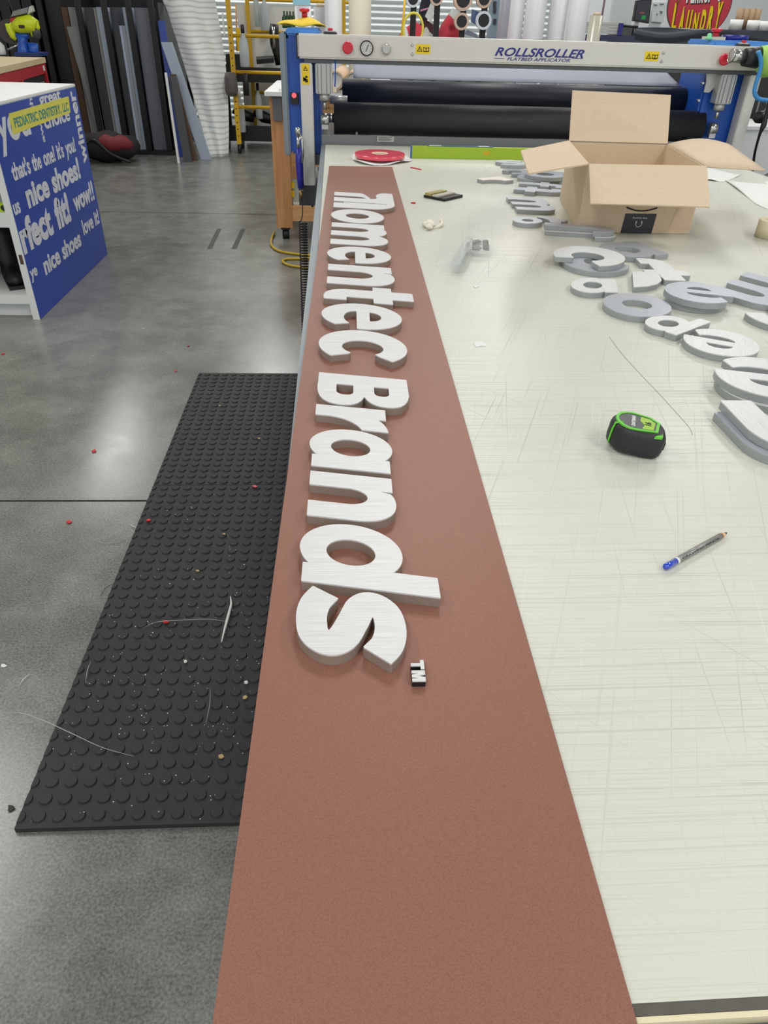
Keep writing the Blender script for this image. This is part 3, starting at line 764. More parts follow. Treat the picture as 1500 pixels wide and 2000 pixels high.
for (u, v) in ((826, 96), (1273, 110)):
    p, s = sticker(u, v, .072, .040, 0); tri_sign(s, p.x-.016, gy-.0013, p.z-.003, .016)
    X = XZpl(p.x+.016, gy-.0013, p.z)
    obj('book_mark', MB().prism([[(-.015, -.010), (-.002, -.013), (0, -.010), (.002, -.013), (.015, -.010), (.015, .009), (.002, .006), (0, .008), (-.002, .006), (-.015, .009)], [(-.012, -.006), (-.012, .005), (-.002, .003), (-.002, -.008)], [(.012, -.006), (.012, .005), (.002, .003), (.002, -.008)]], 0, .0006, X), M_ink, s)
gyp = gy+.005
p = Yp(597, 145, gyp); s = obj('warning_sticker', MB().b2((p.x-.019, gyp-.0012, p.z-.044), (p.x+.019, gyp-.0003, p.z+.044)), M_syellow, g)
tri_sign(s, p.x, gyp-.0013, p.z+.022, .014)
obj('crush_mark', MB().prism([[(-.013, -.012), (-.009, -.012), (-.009, .006), (-.013, .006)], [(-.004, -.016), (.006, -.018), (.012, -.012), (.008, -.004), (.012, .006), (.004, .012), (-.004, .010), (-.001, 0)]], 0, .0006, XZpl(p.x, gyp-.0013, p.z-.018)), M_ink, s)
# lettering on the beam
pa = Yp(966, 108, gy); pb = Yp(1140, 113, gy)
lettering('lettering', 'ROLLSROLLER', g, M_navy, XZpl(pa.x, gy-.0012, pa.z-.001), w=pb.x-pa.x, h=.036, bold=.022, shear=.35)
pa = Yp(990, 117, gy); pb = Yp(1113, 119, gy)
lettering('lettering', 'FLATBED APPLICATOR', g, M_navy, XZpl(pa.x, gy-.0012, pa.z-.002), w=pb.x-pa.x, h=.014, bold=.01, shear=.3)
for a, b in ((965, 985), (1117, 1137)):
    p0 = Yp(a, 114, gy); p1 = Yp(b, 116.5, gy); obj('rule', MB().b2((p0.x, gy-.0012, p0.z-.001), (p1.x, gy-.0003, p0.z+.001)), M_navy, g)
# handle loop under the roller
pts = [Yp(648, 255, 4.215), Yp(649, 266, 4.215), Yp(655, 271, 4.21), Yp(690, 272, 4.21), Yp(696, 267, 4.215), Yp(697, 258, 4.215)]
obj('handle_loop', MB().tube(pts, .006), M_grey, g)
# small buttons on top of the beam
for (u, v, y) in ((645, 62, 4.25), (1452, 86, 4.25)):
    p = Yp(u, v, y)
    b = obj('top_switch', MB().cyl((p.x, 4.25, 1.3835), (p.x, 4.25, 1.391), .034), M_black, g)
    obj('switch_plate', MB().cyl((p.x, 4.25, 1.3912), (p.x, 4.25, 1.397), .028), M_alu, b)
    obj('switch_button', MB().cyl((p.x, 4.25, 1.3972), (p.x, 4.25, 1.408), .012), M_redbtn, b)
# lit rocker on the left tower
p = Yp(575, 190, 4.262)
sw = obj('power_switch', MB().b2((p.x-.02, 4.245, p.z-.03), (p.x+.022, 4.269, p.z+.02)), M_black, g)
obj('lit_lens', MB().cyl((p.x, 4.240, p.z+.01), (p.x, 4.2445, p.z+.01), .012), mat('red_lit_lens', (255, 90, 100), .3, emit=.8), sw)
pts = [Yp(655, 118, 4.19), Yp(655, 150, 4.185), Yp(654, 175, 4.185)]
obj('signal_cable', MB().tube(pts, .003), M_blue, g); obj('cable_plug', MB().b2(pts[-1]-Vector((.008, .006, .012)), pts[-1]+Vector((.008, .006, .012))), M_cream, g)

# things on top of the towers
def topz(u, y=4.45): return Yp(u, 60, y).x
X0 = topz(596)
em = thing('mushroom_button', 'red mushroom stop button on yellow cloth over the left blue tower', 'button', (X0, 4.42, 1.4045))
pts = [(X0-.16, 0), (X0+.13, 0)]
def cloth(u, v):
    x = X0-.135+.24*u; y = 4.33+.22*v; return (x, y, 1.418+.030*math.sin(PI*u)*math.sin(PI*v)+.006*math.sin(9*u+3*v))
single('yellow_cloth', MB().grid(cloth, 16, 8, .004), mat('yellow_cloth', (228, 196, 60), .8), 'crumpled yellow cloth draped on the left blue tower', 'cloth')
obj('button_stem', MB().cyl((X0, 4.44, 1.447), (X0, 4.44, 1.470), .014), M_red, em); obj('button_cap', MB().lathe((X0, 4.44, 1.4702), [(.020, 0), (.026, .005), (.026, .012), (.018, .016)]), M_redbtn, em)
X1 = topz(1400)
em = thing('mushroom_button', 'red mushroom stop button on the right blue tower', 'button', (X1, 4.42, 1.4045))
obj('button_base', MB().b2((X1-.05, 4.40, 1.4047), (X1+.035, 4.50, 1.418)), M_cream, em)
obj('button_stem', MB().cyl((X1+.0, 4.45, 1.4182), (X1, 4.45, 1.438), .018, .014), M_red, em); obj('button_cap', MB().lathe((X1, 4.45, 1.4382), [(.022, 0), (.028, .005), (.028, .012), (.020, .016)]), M_redbtn, em)
Xb = topz(1437)
single('tape_roll', MB().ring((Xb, 4.44, 1.4047), (Xb, 4.44, 1.428), .068, .042), mat('dark_blue_tape', (34, 40, 130), .35), 'dark blue tape roll lying on the right blue tower', 'tape')
Xg = topz(1374)
single('green_plug', MB().lathe((Xg, 4.36, 1.4047), [(.016, 0), (.018, .01), (.010, .014), (.012, .022), (.006, .028)]), mat('pale_green_plastic', (140, 220, 160), .4), 'small pale green plug on the right blue tower', 'plug')

# ================================================================== FLOOR MATS
SP = .02913*1.45; MA = math.radians(.43)
MX = Vector((math.cos(MA), math.sin(MA), 0))*SP; MY = Vector((-math.sin(MA), math.cos(MA), 0))*SP; MO = Vector((-.7172, .9121, 0))
def mp_(i, j, z=0): return MO+MX*i+MY*j+Vector((0, 0, z))
def mat_piece(j0, j1, lab):
    mb = MB(); e = .004; i0, i1 = -.02, 21.6
    ed0 = j0-.62 if j0 == 0 else j0-.47; ed1 = j1+.47
    q = [mp_(i0, ed0, .0005), mp_(i1, ed0, .0005), mp_(i1, ed1, .0005), mp_(i0, ed1, .0005)]
    mb.hexa(q+[p+Vector((0, 0, .0135)) for p in q])
    bm = mb.bm; n = 14; R = .35; R2 = .31
    for j in range(j0, j1+1):
        for i in range(0, 22):
            c = mp_(i, j)
            lo = []; hi = []
            for k in range(n):
                a = 2*PI*k/n
                for lst, r, z in ((lo, R, .0141), (hi, R2, .0178)):
                    dx = r*math.cos(a); dy = r*math.sin(a)
                    if i == 0: dx = max(dx, .0)
                    lst.append(bm.verts.new(c+MX*dx+MY*dy+Vector((0, 0, z))))
            for k in range(n):
                k2 = (k+1) % n
                try: bm.faces.new((lo[k], lo[k2], hi[k2], hi[k]))
                except ValueError: pass
            bm.faces.new(hi)
    t = single('rubber_mat', mb, M_rubber, lab, 'floor mat', 'studded rubber mats on the floor')
    return t
mat_piece(0, 31, 'black studded rubber floor mat, the nearer of the two pieces beside the table')
mat_piece(32, 55, 'black studded rubber floor mat, the farther of the two pieces beside the table')

# ---- litter on the floor and the mat
ZM = .0186
def chip(u, v, z, size, m, lab, name='red_scrap', cat='scrap', group=None, seed=0):
    rnd = random.Random(seed+u); p = Zp(u, v, z); n = 5
    pl = [(size*(.5+.5*rnd.random())*math.cos(2*PI*k/n+rnd.random()*.5), size*(.5+.5*rnd.random())*math.sin(2*PI*k/n)) for k in range(n)]
    mb = MB().prism([pl], 0, .002, Matrix.Translation(p))
    for vv in mb.bm.verts: vv.co.z += .003*abs(math.sin(vv.co.x*400))
    zmin = min(vv.co.z for vv in mb.bm.verts)
    for vv in mb.bm.verts: vv.co.z -= zmin-z
    return single(name, mb, m, lab, cat, group)
RS = mat('red_liner_scrap', (206, 44, 50), .35)
reds = [(343, 725, .001, .012, 'small red scrap on concrete just beyond the mat corner'), (184, 882, .001, .013, 'red scrap on pale concrete left of the mat middle'),
        (135, 1020, .001, .013, 'red scrap on concrete just below the floor joint'), (6, 692, .001, .012, 'red scrap on concrete at the left edge of the photo'),
        (368, 676, .001, .008, 'tiny farthest red scrap on the concrete'), (290, 1017, ZM, .012, 'red scrap at the left edge of the rubber mat'),
        (498, 951, ZM, .013, 'red scrap on the joint between the two rubber mats'), (325, 1215, ZM, .010, 'red scrap in the middle of the near rubber mat')]
for u, v, z, s, lab in reds: chip(u, v, z, s, RS, lab, group='red scraps on the floor')
TN = mat('tan_wood_chip', (186, 160, 112), .7); WH = mat('white_crumb', (220, 220, 214), .6)
tans = [(430, 793, 'tan chip near the far end of the rubber mat'), (506, 857, 'tan chip on the far rubber mat near the copper panel'), (438, 1044, 'tan chip on the near mat just below its joint'), (386, 1116, 'tan triangular chip in the middle of the near mat'),
        (479, 1363, 'tan pointed chip on the mat close to the copper panel'), (432, 1479, 'tan chip near the bottom right of the rubber mat')]
for u, v, lab in tans: chip(u, v, ZM, .008, TN, lab, 'wood_chip', 'scrap', 'tan chips on the mats', 3)
chip(481, 1334, ZM, .009, WH, 'white paper chip on the mat close to the copper panel', 'paper_chip', 'scrap', 'white chips', 5)
chip(362, 1293, ZM, .006, WH, 'small white chip in the middle of the near mat', 'paper_chip', 'scrap', 'white chips', 6)
chip(8, 1301, .001, .009, WH, 'white chip on concrete at the left edge of the photo', 'paper_chip', 'scrap', 'white chips', 7)
chip(22, 1580, .001, .012, M_black, 'dark round lump on concrete left of the mat corner', 'dark_lump', 'scrap', None, 8)
# crumbs nobody could count
cr = MB(); rnd = random.Random(4)
for k in range(420):
    i = rnd.uniform(.1, 18); j = rnd.uniform(-.4, 30)**1.0
    if rnd.random() < .5: j = rnd.uniform(-.4, 16)
    ii, jj = i-round(i), j-round(j); on = ii*ii+jj*jj < .09
    if not on and ii*ii+jj*jj < .14: continue
    p = mp_(i, j, .0181 if on else .0143); s = rnd.uniform(.0008, .0026)
    cr.box(p, (s, s*rnd.uniform(.5, 1.6), .0007), Matrix.Rotation(rnd.random()*3, 3, 'Z'))
o = single('crumbs', cr, WH, 'fine pale crumbs and shavings scattered over the near rubber mat', 'crumbs'); o['kind'] = 'stuff'
# plastic shaving and filaments
def strand(px, z, r, m, lab, name='plastic_filament', cat='filament', group='thin filaments on the floor', rads=None, lift=.004):
    pts = [Zp(u, v, z) for u, v in px]; n = len(pts)
    q = catmull([tuple(p) for p in pts], 8); pts = [Vector(p) for p in q]; k = len(pts)-1
    for i, p in enumerate(pts): p.z = z+r+lift*math.sin(PI*i/k)
    rr = [r*(.35+.65*math.sin(PI*min(1, max(0, i/k)))) for i in range(k+1)]
    return single(name, MB().tube(pts, r, 6, rads=rr), m, lab, cat, group)
strand([(450, 1167), (452, 1183), (447, 1205), (440, 1230), (433, 1256)], ZM, .0042, WH, 'curved white plastic shaving on the rubber mat near the copper panel', 'plastic_shaving', 'shaving', None)
FIL = mat('clear_filament', (168, 170, 164), .3)
strand([(0, 1393), (40, 1396), (85, 1412), (140, 1437), (200, 1463), (262, 1478)], ZM, .0011, FIL, 'long filament reaching from the left edge of the photo onto the mat', lift=.01)
strand([(278, 1228), (305, 1217), (350, 1214), (405, 1211), (440, 1214)], ZM, .0009, FIL, 'filament crossing the mat beside the red scrap')
strand([(178, 1292), (172, 1310), (167, 1334)], ZM, .0010, FIL, 'short filament on the left edge of the near mat')
strand([(411, 1345), (410, 1378), (402, 1415)], ZM, .0008, FIL, 'fine curved filament on the mat near the copper panel')
strand([(59, 1317), (48, 1328), (37, 1340)], .001, .0011, WH, 'short straight white filament on the concrete left of the mat')
strand([(187, 1057), (205, 1062), (235, 1058), (258, 1048)], .001, .0009, FIL, 'thin curved filament on the concrete left of the mat', lift=.002)
strand([(252, 1024), (260, 1030), (268, 1031)], .001, .0012, WH, 'tiny white curl on the concrete left of the mat')
strand([(232, 1136), (208, 1150), (195, 1166)], .001, .0010, M_dgrey, 'dark filament curling off the left edge of the mat')

# ================================================================== COILED AIR HOSE
P0 = Yp(585, 272, 4.10); 
hz = thing('blow_gun', 'blue air blow gun with silver nozzle hooked on the left post of the gantry', 'blow gun', tuple(Yp(595, 370, 4.06)))
a = Yp(582, 268, 4.08); b = Yp(583, 290, 4.08); c = Yp(588, 372, 4.08)
obj('grip', MB().tube([b, b.lerp(c, .3), b.lerp(c, .7), c-(c-b)*.06], .017, 12, rads=[.015, .020, .018, .017]), mat('cobalt_plastic', (40, 42, 150), .35), hz)
obj('nozzle', MB().lathe(a, [(.006, 0), (.012, .012), (.016, .03), (.010, .045)], (0, 0, 1), 12).cyl(a-Vector((0, 0, .06)), a, .010, .008, n=10), M_steel, hz)
obj('trigger', MB().tube([Yp(586, 262, 4.06), Yp(590, 275, 4.04), Yp(592, 300, 4.04), Yp(590, 318, 4.05)], .006, 8), M_steel, hz)
obj('coupling', MB().cyl(c, Yp(589, 388, 4.08), .013, .011, n=12), mat('brass', (150, 124, 84), .3, .8), hz)
path = [Yp(589, 388, 4.08), Yp(591, 405, 4.03), Yp(591, 420, 3.98), Yp(588, 431, 3.92)]
for k in range(1, 5): path.append(Yp(588+k*.3, 431, 3.92).lerp(Zp(598, 672, .05), k/4*.02))
core_a = Yp(592, 434, 3.90); core_b = Zp(598, 668, .045)
d = (core_b-core_a); nrm = d.normalized(); a1 = nrm.orthogonal().normalized(); b1 = nrm.cross(a1)
T = 46; pts = list(path[:4])
for k in range(T*10+1):
    t = k/(T*10); an = 2*PI*T*t; R = .021
    tt = t+.006*math.sin(t*PI)
    pts.append(core_a+d*tt+a1*math.cos(an)*R+b1*math.sin(an)*R)
pts += [core_b+Vector((.02, .0, -.01)), core_b+Vector((.05, .05, 0)), Vector((-.13, 3.6, .3)), Vector((-.10, 3.7, .70))]
single('coiled_hose', MB().tube(pts, .0030, 6), mat('black_hose', (28, 29, 32), .4), 'black coiled air hose hanging from the blue blow gun to the floor', 'hose')
pts = [Vector((-.21, 4.26, .58)), Yp(612, 392, 4.3), Yp(620, 405, 4.2), Yp(625, 420, 4.12), Vector((-.10, 3.9, .70))]
single('black_cable', MB().tube([Vector(p) for p in catmull([tuple(p) for p in pts], 8)], .008, 8), M_black, 'thick black cable running from the gantry carriage under the table', 'cable')

# ================================================================== PINE WORKBENCH BEHIND THE GANTRY
wb = thing('pine_workbench', 'pine timber workbench on castors behind the left blue tower', 'workbench', (.05, 6.3, 0))
for x, y in ((-.572, 5.86), (.75, 5.86), (-.572, 6.75), (.75, 6.75)):
    lg = obj('leg', MB().b2((x, y, .09), (x+.125, y+.09, .985)), M_wood, wb)
    obj('castor', MB().cyl((x+.04, y+.045, .035), (x+.09, y+.045, .035), .035, n=16).b2((x+.03, y+.02, .071), (x+.10, y+.07, .0895)), M_black, lg)
obj('shelf_rail', MB().b2((-.446, 5.862, .14), (.749, 5.90, .25)), M_woodx, wb); obj('cross_rail', MB().b2((-.446, 5.90, .52), (.749, 5.94, .66)), M_woodx, wb)
obj('top_rail', MB().b2((-.446, 5.87, .86), (.749, 5.91, .984)), M_woodx, wb)
obj('shelf', MB().b2((-.44, 5.905, .251), (.87, 6.83, .265)), M_paper, wb)
obj('bench_top', MB().b2((-.60, 5.80, .986), (.95, 6.90, 1.012)), M_white, wb)
p = Yp(541, 198, 5.855)
obj('bottle_holder', MB().b2((p.x-.032, 5.84, p.z-.12), (p.x+.032, 5.858, p.z+.04)), mat('grey_tube_holder', (100, 100, 104), .5), wb)
single('paper_sheets', MB().hexa([(-.50, 5.84, 1.0122), (.2, 5.84, 1.0122), (.25, 6.7, 1.0122), (-.52, 6.6, 1.0122), (-.50, 5.84, 1.03), (.2, 5.84, 1.03), (.25, 6.7, 1.03), (-.52, 6.6, 1.03)]), M_paper, 'stack of white sheets lying on the pine workbench', 'paper')
single('flat_carton', MB().b2((-.35, 5.95, .2655), (.05, 6.4, .30)), M_paper, 'flat white carton on the lower shelf of the pine workbench', 'carton')
p = Yp(569, 372, 5.95)
yb = single('storage_tub', MB().b2((p.x-.04, 5.93, .2655), (p.x+.05, 6.02, p.z+.075)), mat('clear_tub', (176, 178, 166), .3), 'clear tub with yellow contents on the bench shelf', 'tub')
for k in (0, 1):
    c = Yp(569, 361+k*17, 5.925); obj('yellow_pack', MB().b2((c.x-.022, 5.918, c.z-.025), (c.x+.022, 5.929, c.z+.022)), M_syellow, yb)
# kraft tubes seen end-on, resting on the bench
for k, (u, v) in enumerate(((690, 143), (655, 143))):
    c = Yp(u, v, 5.86); r = .058
    t = thing('kraft_tube', ['brown kraft paper tube seen end-on under the beam, the right one', 'brown kraft paper tube seen end-on under the beam, partly behind the pressure cylinder'][k], 'tube', (c.x, 6.1, 1.03), 0, 'kraft tubes behind the rollers')
    obj('tube_wall', MB().ring((c.x, 5.80, 1.0302+r), (c.x+.05, 6.6, 1.0302+r), r, r-.010), mat('kraft_tube_paper', (206, 180, 150), .7), t)
    obj('tube_core', MB().cyl((c.x, 5.82, 1.0302+r), (c.x+.05, 6.6, 1.0302+r), r-.0115), M_paper, t)
# yellow air hose on the floor by the bench
pts = [Zp(536, 452, .02), Zp(531, 465, .01), Zp(530, 478, .01), Zp(545, 490, .01), Zp(585, 497, .01), Zp(620, 500, .01), Zp(600, 505, .01), Zp(560, 506, .01), Zp(553, 512, .01), Zp(575, 520, .01), Zp(640, 525, .01)]
single('yellow_hose', MB().tube([Vector(p) for p in catmull([tuple(p) for p in pts], 6)], .009, 8), mat('yellow_rubber', (190, 158, 40), .5), 'yellow air hose looping on the floor under the pine workbench', 'hose')

# ================================================================== WHITE SHOE CABINET WITH BLUE PANEL
XS = -1.757
cb = thing('display_cabinet', 'white display cabinet with a blue shoe slogan panel on its side, at the left edge', 'cabinet', (-2.3, 4.7, 0))
sp_ = obj('side_panel', MB().b2((XS-.040, 4.008, 0), (XS-.003, 5.370, 1.046)), M_white, cb)
obj('blue_face', MB().b2((XS-.0028, 4.012, .002), (XS, 5.368, 1.045)), M_blueface, sp_)
obj('top', MB().b2((-3.1, 4.008, 1.047), (XS-.001, 5.370, 1.062)), M_white, cb, bevel=.002)
zs1 = Yp(0, 415, 4.02).z; zs2 = Yp(0, 593, 4.02).z
obj('shelf', MB().b2((-3.1, 4.02, zs1-.075), (XS-.041, 5.33, zs1-.002)), M_white, cb)
obj('shelf', MB().b2((-3.1, 4.02, .085), (XS-.041, 5.33, .135)), M_white, cb)
obj('plinth', MB().b2((-3.1, 4.08, .0), (XS-.041, 4.11, .0845)), M_white, cb)
obj('back_panel', MB().b2((-3.1, 5.331, 0), (XS-.041, 5.355, 1.046)), mat('dark_cabinet_back', (30, 30, 32), .8), cb)
obj('side_panel', MB().b2((-3.14, 4.008, 0), (-3.101, 5.370, 1.046)), M_white, cb)
XT = Matrix(((0, 0, 1, XS+.0003), (1, 0, 0, 0), (0, 1, 0, 0), (0, 0, 0, 1)))
def tw(s, bold):
    me = text_mesh(s+'|', h=.73, bold=bold); x = max(v.co.x for v in me.vertices); bpy.data.meshes.remove(me); return x
def say(s, y, z, w, h, bold=.02, rot=0.0, m=M_wtext, off=.0, parent=None, depth=.0012, name='slogan_text'):
    words = s.split(' '); full = tw(s, bold)-tw('', bold) if len(words) > 1 else 1
    pre = ''
    for k, wd in enumerate(words):
        if len(words) > 1:
            o0 = tw(pre, bold)-tw('', bold); o1 = tw(pre+wd, bold)-tw('', bold); ww = w*(o1-o0)/full; dx = w*o0/full; pre += wd+' '
            if pre.strip() != wd: ww -= .012; dx += .006
        else: ww, dx = w, 0
        X = XT @ Matrix.Translation((y, z, off)) @ Matrix.Rotation(rot, 4, 'Z') @ Matrix.Translation((dx, 0, 0))
        lettering(name, wd, parent or sp_, m, X, w=ww, h=h, bold=bold, depth=depth)
say('you', 4.055, .885, .43, .17)
say('great', 4.70, 1.000, .36, .060, .03)
say('choice', 4.70, .882, .45, .085, .03)
say('aww', 4.66, .82, .16, .045, .02, PI/2)
say('th', 4.60, .985, .06, .050, .02, PI/2)
say('winner', 5.325, .615, .415, .120, .03, PI/2)
say("that's the one! it's you!", 4.11, .708, 1.035, .082, .03)
say('nice shoes!', 4.215, .555, .925, .120, .04)
say('us', 4.020, .558, .085, .075, .03)
say('rfect fit!', 4.014, .365, .80, .160, .045)
say('wow!!', 4.90, .388, .42, .115, .035)
say('ye', 4.020, .224, .10, .062, .03)
say('nice shoes', 4.222, .190, .675, .098, .035)
say('love it!', 4.97, .230, .365, .092, .03)
# yellow sticker over the word
q = [Xp(16, 222, XS), Xp(133, 188, XS), Xp(137, 220, XS), Xp(25, 263, XS)]
sk = obj('yellow_label', MB().hexa([(XS+.0016, p.y, p.z) for p in (q[3], q[2], q[1], q[0])]+[(XS+.0024, p.y, p.z) for p in (q[3], q[2], q[1], q[0])]), mat('soft_yellow_label', (214, 208, 84), .5), sp_)
say('PEDIATRIC DENTISTRY, LLC', 4.285, .934, .875, .046, .02, m=mat('teal_print', (44, 132, 128), .5), off=.0024, parent=sk, depth=.0006, name='label_text')
obj('chipped_edge', MB().b2((XS-.03, 4.0065, Yp(45, 505, 4.01).z-.03), (XS-.012, 4.0079, Yp(45, 505, 4.01).z+.02)), M_brown, sp_)
# things inside it
p = Yp(8, 405, 4.06)
lv = single('yellow_level', MB().b2((p.x-.30, 4.035, zs1-.0018), (XS-.045, 4.07, zs1+.040)), M_lime, 'yellow-green tool lying on the middle shelf of the display cabinet', 'tool', bevel=.003)
obj('round_mark', MB().cyl((Yp(6, 405, 4.03).x, 4.030, zs1+.02), (Yp(6, 405, 4.03).x, 4.0345, zs1+.02), .014), M_ink, lv)
def boot(x, y, s, lab, m, rz):
    R = Matrix.Rotation(rz, 3, 'Z'); o = Vector((x, y, .1354))
    t = thing('work_boot', lab, 'boot', tuple(o), 0)
    def f(p): return o+R @ (Vector(p)*s)
    mb = MB(); rings = [(-.02, .03, .05), (-.02, .10, .05), (.0, .17, .05), (.0, .26, .055)]
    mb.tube([f((0, 0, .03)), f((0, 0, .12)), f((.0, .01, .24)), f((0, .015, .30))], .05*s, 14, rads=[.055*s, .052*s, .05*s, .055*s])
    mb.sphere(f((0, -.12, .045)), .06*s, (.85, 1.5, .72), R=R)
    obj('upper', mb, m, t)
    obj('sole', MB().hexa([f(p) for p in ((-.05, -.21, 0), (.05, -.21, 0), (.05, .05, 0), (-.05, .05, 0), (-.05, -.21, .02), (.05, -.21, .02), (.05, .05, .02), (-.05, .05, .02))]), M_black, t)
boot(-1.98, 4.30, 1.0, 'black boot on the bottom shelf of the display cabinet', M_black, .5)
boot(-2.15, 4.34, 1.05, 'dark red boot at the left edge of the cabinet bottom shelf', mat('dark_red_leather', (110, 26, 30), .5), .2)
single('brown_bag', MB().sphere((-1.98, 4.72, .30), .16, (1, 1, 1.0)), mat('dark_brown_leather', (70, 42, 26), .5), 'dark brown bag behind the boots inside the display cabinet', 'bag')

# ================================================================== SMALL THINGS ON THE TABLE
# red double sided tape roll on its white liner
p = Zp(723, 312, .9); c = Vector((.142, 3.72, .9005))
def ln(u, v):
    a = 2*PI*u; r = v*(.135+.012*math.sin(3*a+1)); x = c.x+r*math.cos(a)*1.05; y = c.y+r*math.sin(a)*1.15
    return (x, min(y, 4.10), .9012+.010*v*v*(math.sin(2*a)**2))
single('paper_liner', MB().grid(ln, 40, 4, .0008), M_paper, 'white backing paper curled under the red tape roll', 'paper')
tr_ = thing('red_tape_roll', 'red double sided tape roll at the far end of the copper panel', 'tape', (c.x, c.y, .913))
obj('tape_winding', MB().ring((c.x, c.y, .913), (c.x, c.y, .930), .118, .040, 48), mat('translucent_red_tape', (232, 80, 100), .25, coat=.5), tr_)
obj('tape_core', MB().ring((c.x, c.y, .9128), (c.x, c.y, .9302), .0395, .030, 32), M_card, tr_)
# green level along the far end
p0 = Yp(803, 309, 3.79); x0 = .293; x1 = x0+1.22
R_ = .018
lvl = thing('spirit_level', 'long lime green spirit level lying along the far end of the table', 'level', (x0+.6, 3.82, .9003))
X = Matrix.Translation((x0, 3.795, .9004)) @ Matrix.Rotation(R_, 4, 'Z')
def lb(a, b): 
    m_ = MB().b2(a, b); m_.bm.transform(X); return m_
obj('level_body', lb((.006, 0, 0), (1.21, .024, .052)), mat('lime_green_metal', (160, 190, 46), .4), lvl)
obj('end_cap', lb((0, -.001, 0), (.0055, .025, .053)), M_blue, lvl); obj('end_cap', lb((1.2105, -.001, 0), (1.216, .025, .053)), M_blue, lvl)
obj('top_strip', lb((.08, .002, .0521), (.40, .022, .0545)), mat('level_blue_print', (52, 92, 132), .4), lvl)
obj('vial_plate', lb((.09, .003, .0546), (.15, .021, .0555)), M_white, lvl); obj('vial_plate', lb((.33, .003, .0546), (.38, .021, .0555)), M_white, lvl)
obj('orange_mark', lb((.355, -.0012, .022), (.385, -.0002, .034)), mat('amber', (222, 170, 30), .4), lvl)
# black squeegee
A = Zp(843, 384, .905); Bq = Zp(911, 389, .905)
sq = thing('squeegee', 'black felt edged squeegee lying on the table beyond the white scrap', 'squeegee', (A.x+.06, A.y, .9004))
d_ = (Zp(911, 384, .9)-Zp(868, 394, .9)).normalized(); n_ = Vector((-d_.y, d_.x, 0))
o1 = Zp(868, 394, .9)+Vector((0, 0, .0004)); o2 = Zp(842, 384, .9)+Vector((0, 0, .0004))
def blk(o, d, n, L_, W_, H_, z=0): o = o+Vector((0, 0, z)); return MB().hexa([o, o+d*L_, o+d*L_+n*W_, o+n*W_, o+Vector((0, 0, H_)), o+d*L_+Vector((0, 0, H_)), o+d*L_+n*W_+Vector((0, 0, H_)), o+n*W_+Vector((0, 0, H_))])
obj('blade', blk(o1, d_, n_, .115, .10, .009), M_black, sq, bevel=.001)
obj('felt_edge', blk(o1+n_*.030, d_, n_, .105, .030, .005, .0093), mat('pale_felt', (178, 172, 160), .8), sq)
obj('gold_edge', blk(o1+n_*.065, d_, n_, .100, .028, .008, .0093), mat('gold_strip', (170, 156, 96), .4, .3), sq)
# crumpled white masking tape
rnd = random.Random(2); ct = thing('crumpled_tape', 'crumpled piece of white tape on the table beside the copper panel', 'tape scrap', tuple(Zp(850, 443, .9)))
mb = MB()
for (u, v, s) in ((833, 438, .014), (839, 436, .015), (845, 439, .013), (838, 443, .013)): mb.sphere(Zp(u, v, .91), s, (1, 1, .62), 8)
for vv in mb.bm.verts: vv.co += Vector((rnd.uniform(-.003, .003), rnd.uniform(-.003, .003), rnd.uniform(-.002, .003)))
obj('crumpled_wad', mb, mat('ivory_tape', (232, 226, 208), .6), ct)
pts = [Zp(845, 444, .903), Zp(855, 443, .904), Zp(863, 437, .908), Zp(861, 429, .918)]
obj('torn_strip', MB().tube([Vector(p) for p in catmull([tuple(p) for p in pts], 5)], .006, 6, rads=None), mat('ivory_tape', (232, 226, 208)), ct)
# clear tube and bag
pb_ = thing('plastic_bag', 'clear plastic bag with a printed label next to a clear tube on the table', 'plastic bag', tuple(Zp(930, 490, .9)))
bl, br_, tr2, tl2 = Zp(919, 497, .904), Zp(959, 498, .904), Zp(955, 470, .93), Zp(921, 470, .93)
def bagf(u, v, k=1.0):
    a = bl.lerp(br_, u); b = tl2.lerp(tr2, u); p = Vector(a.lerp(b, v)); q = (tr2-bl).cross(tl2-br_).normalized()
    if q.z < 0: q = -q
    return p+q*(k*(.006*math.sin(PI*u)*math.sin(PI*v)+.0014*math.sin(u*13+v*5)+.0012*math.sin(v*15+1)))
film = mat('crinkled_clear_film', (226, 230, 230), .15, alpha=.20, bump=.4, bscale=80)
def bagw(u, v): return bagf(-.12+1.26*u, -.18+1.38*v, 1.0)+Vector((0, 0, .0045))
def bagback(u, v):
    p = bagf(-.12+1.26*u, -.18+1.38*v, -1.0); p.z = max(.9015, p.z-.012*math.sin(PI*u)*math.sin(PI*v)); return p
obj('bag_film', MB().grid(bagw, 24, 14), film, pb_)
obj('bag_film', MB().grid(bagback, 20, 10), film, pb_)
def labf(u, v): return bagf(.02+.92*u, .04+.84*v)+Vector((0, -.0015, .0068))
lab_ = obj('printed_label', MB().grid(labf, 14, 10), mat('greyish_label', (206, 206, 200), .5), pb_)
FP = mat('faded_print', (84, 84, 82), .6)
for k in range(10):
    obj('text_line', MB().tube([Vector(labf(.04+(.50 if k % 3 else .40)*i/6, .07+k*.090))+Vector((0, -.0003, .0009)) for i in range(7)], .00055, 4), FP, lab_)
for k in range(8):
    obj('barcode_bar', MB().tube([Vector(labf(.62+.045*k, .08+.8*i/4))+Vector((0, -.0003, .0009)) for i in range(5)], .0003+.0004*(k % 2), 4), FP, lab_)
ta = Zp(893, 513, .928); tb_ = Zp(916, 472, .926)
ct2 = thing('clear_tube', 'clear plastic tube lying beside the printed plastic bag', 'tube', tuple(Zp(897, 505, .9)))
ta.z = .9215; tb_.z = .9215
obj('tube_wall', MB().ring(ta, tb_, .018, .0165, 28), film, ct2)
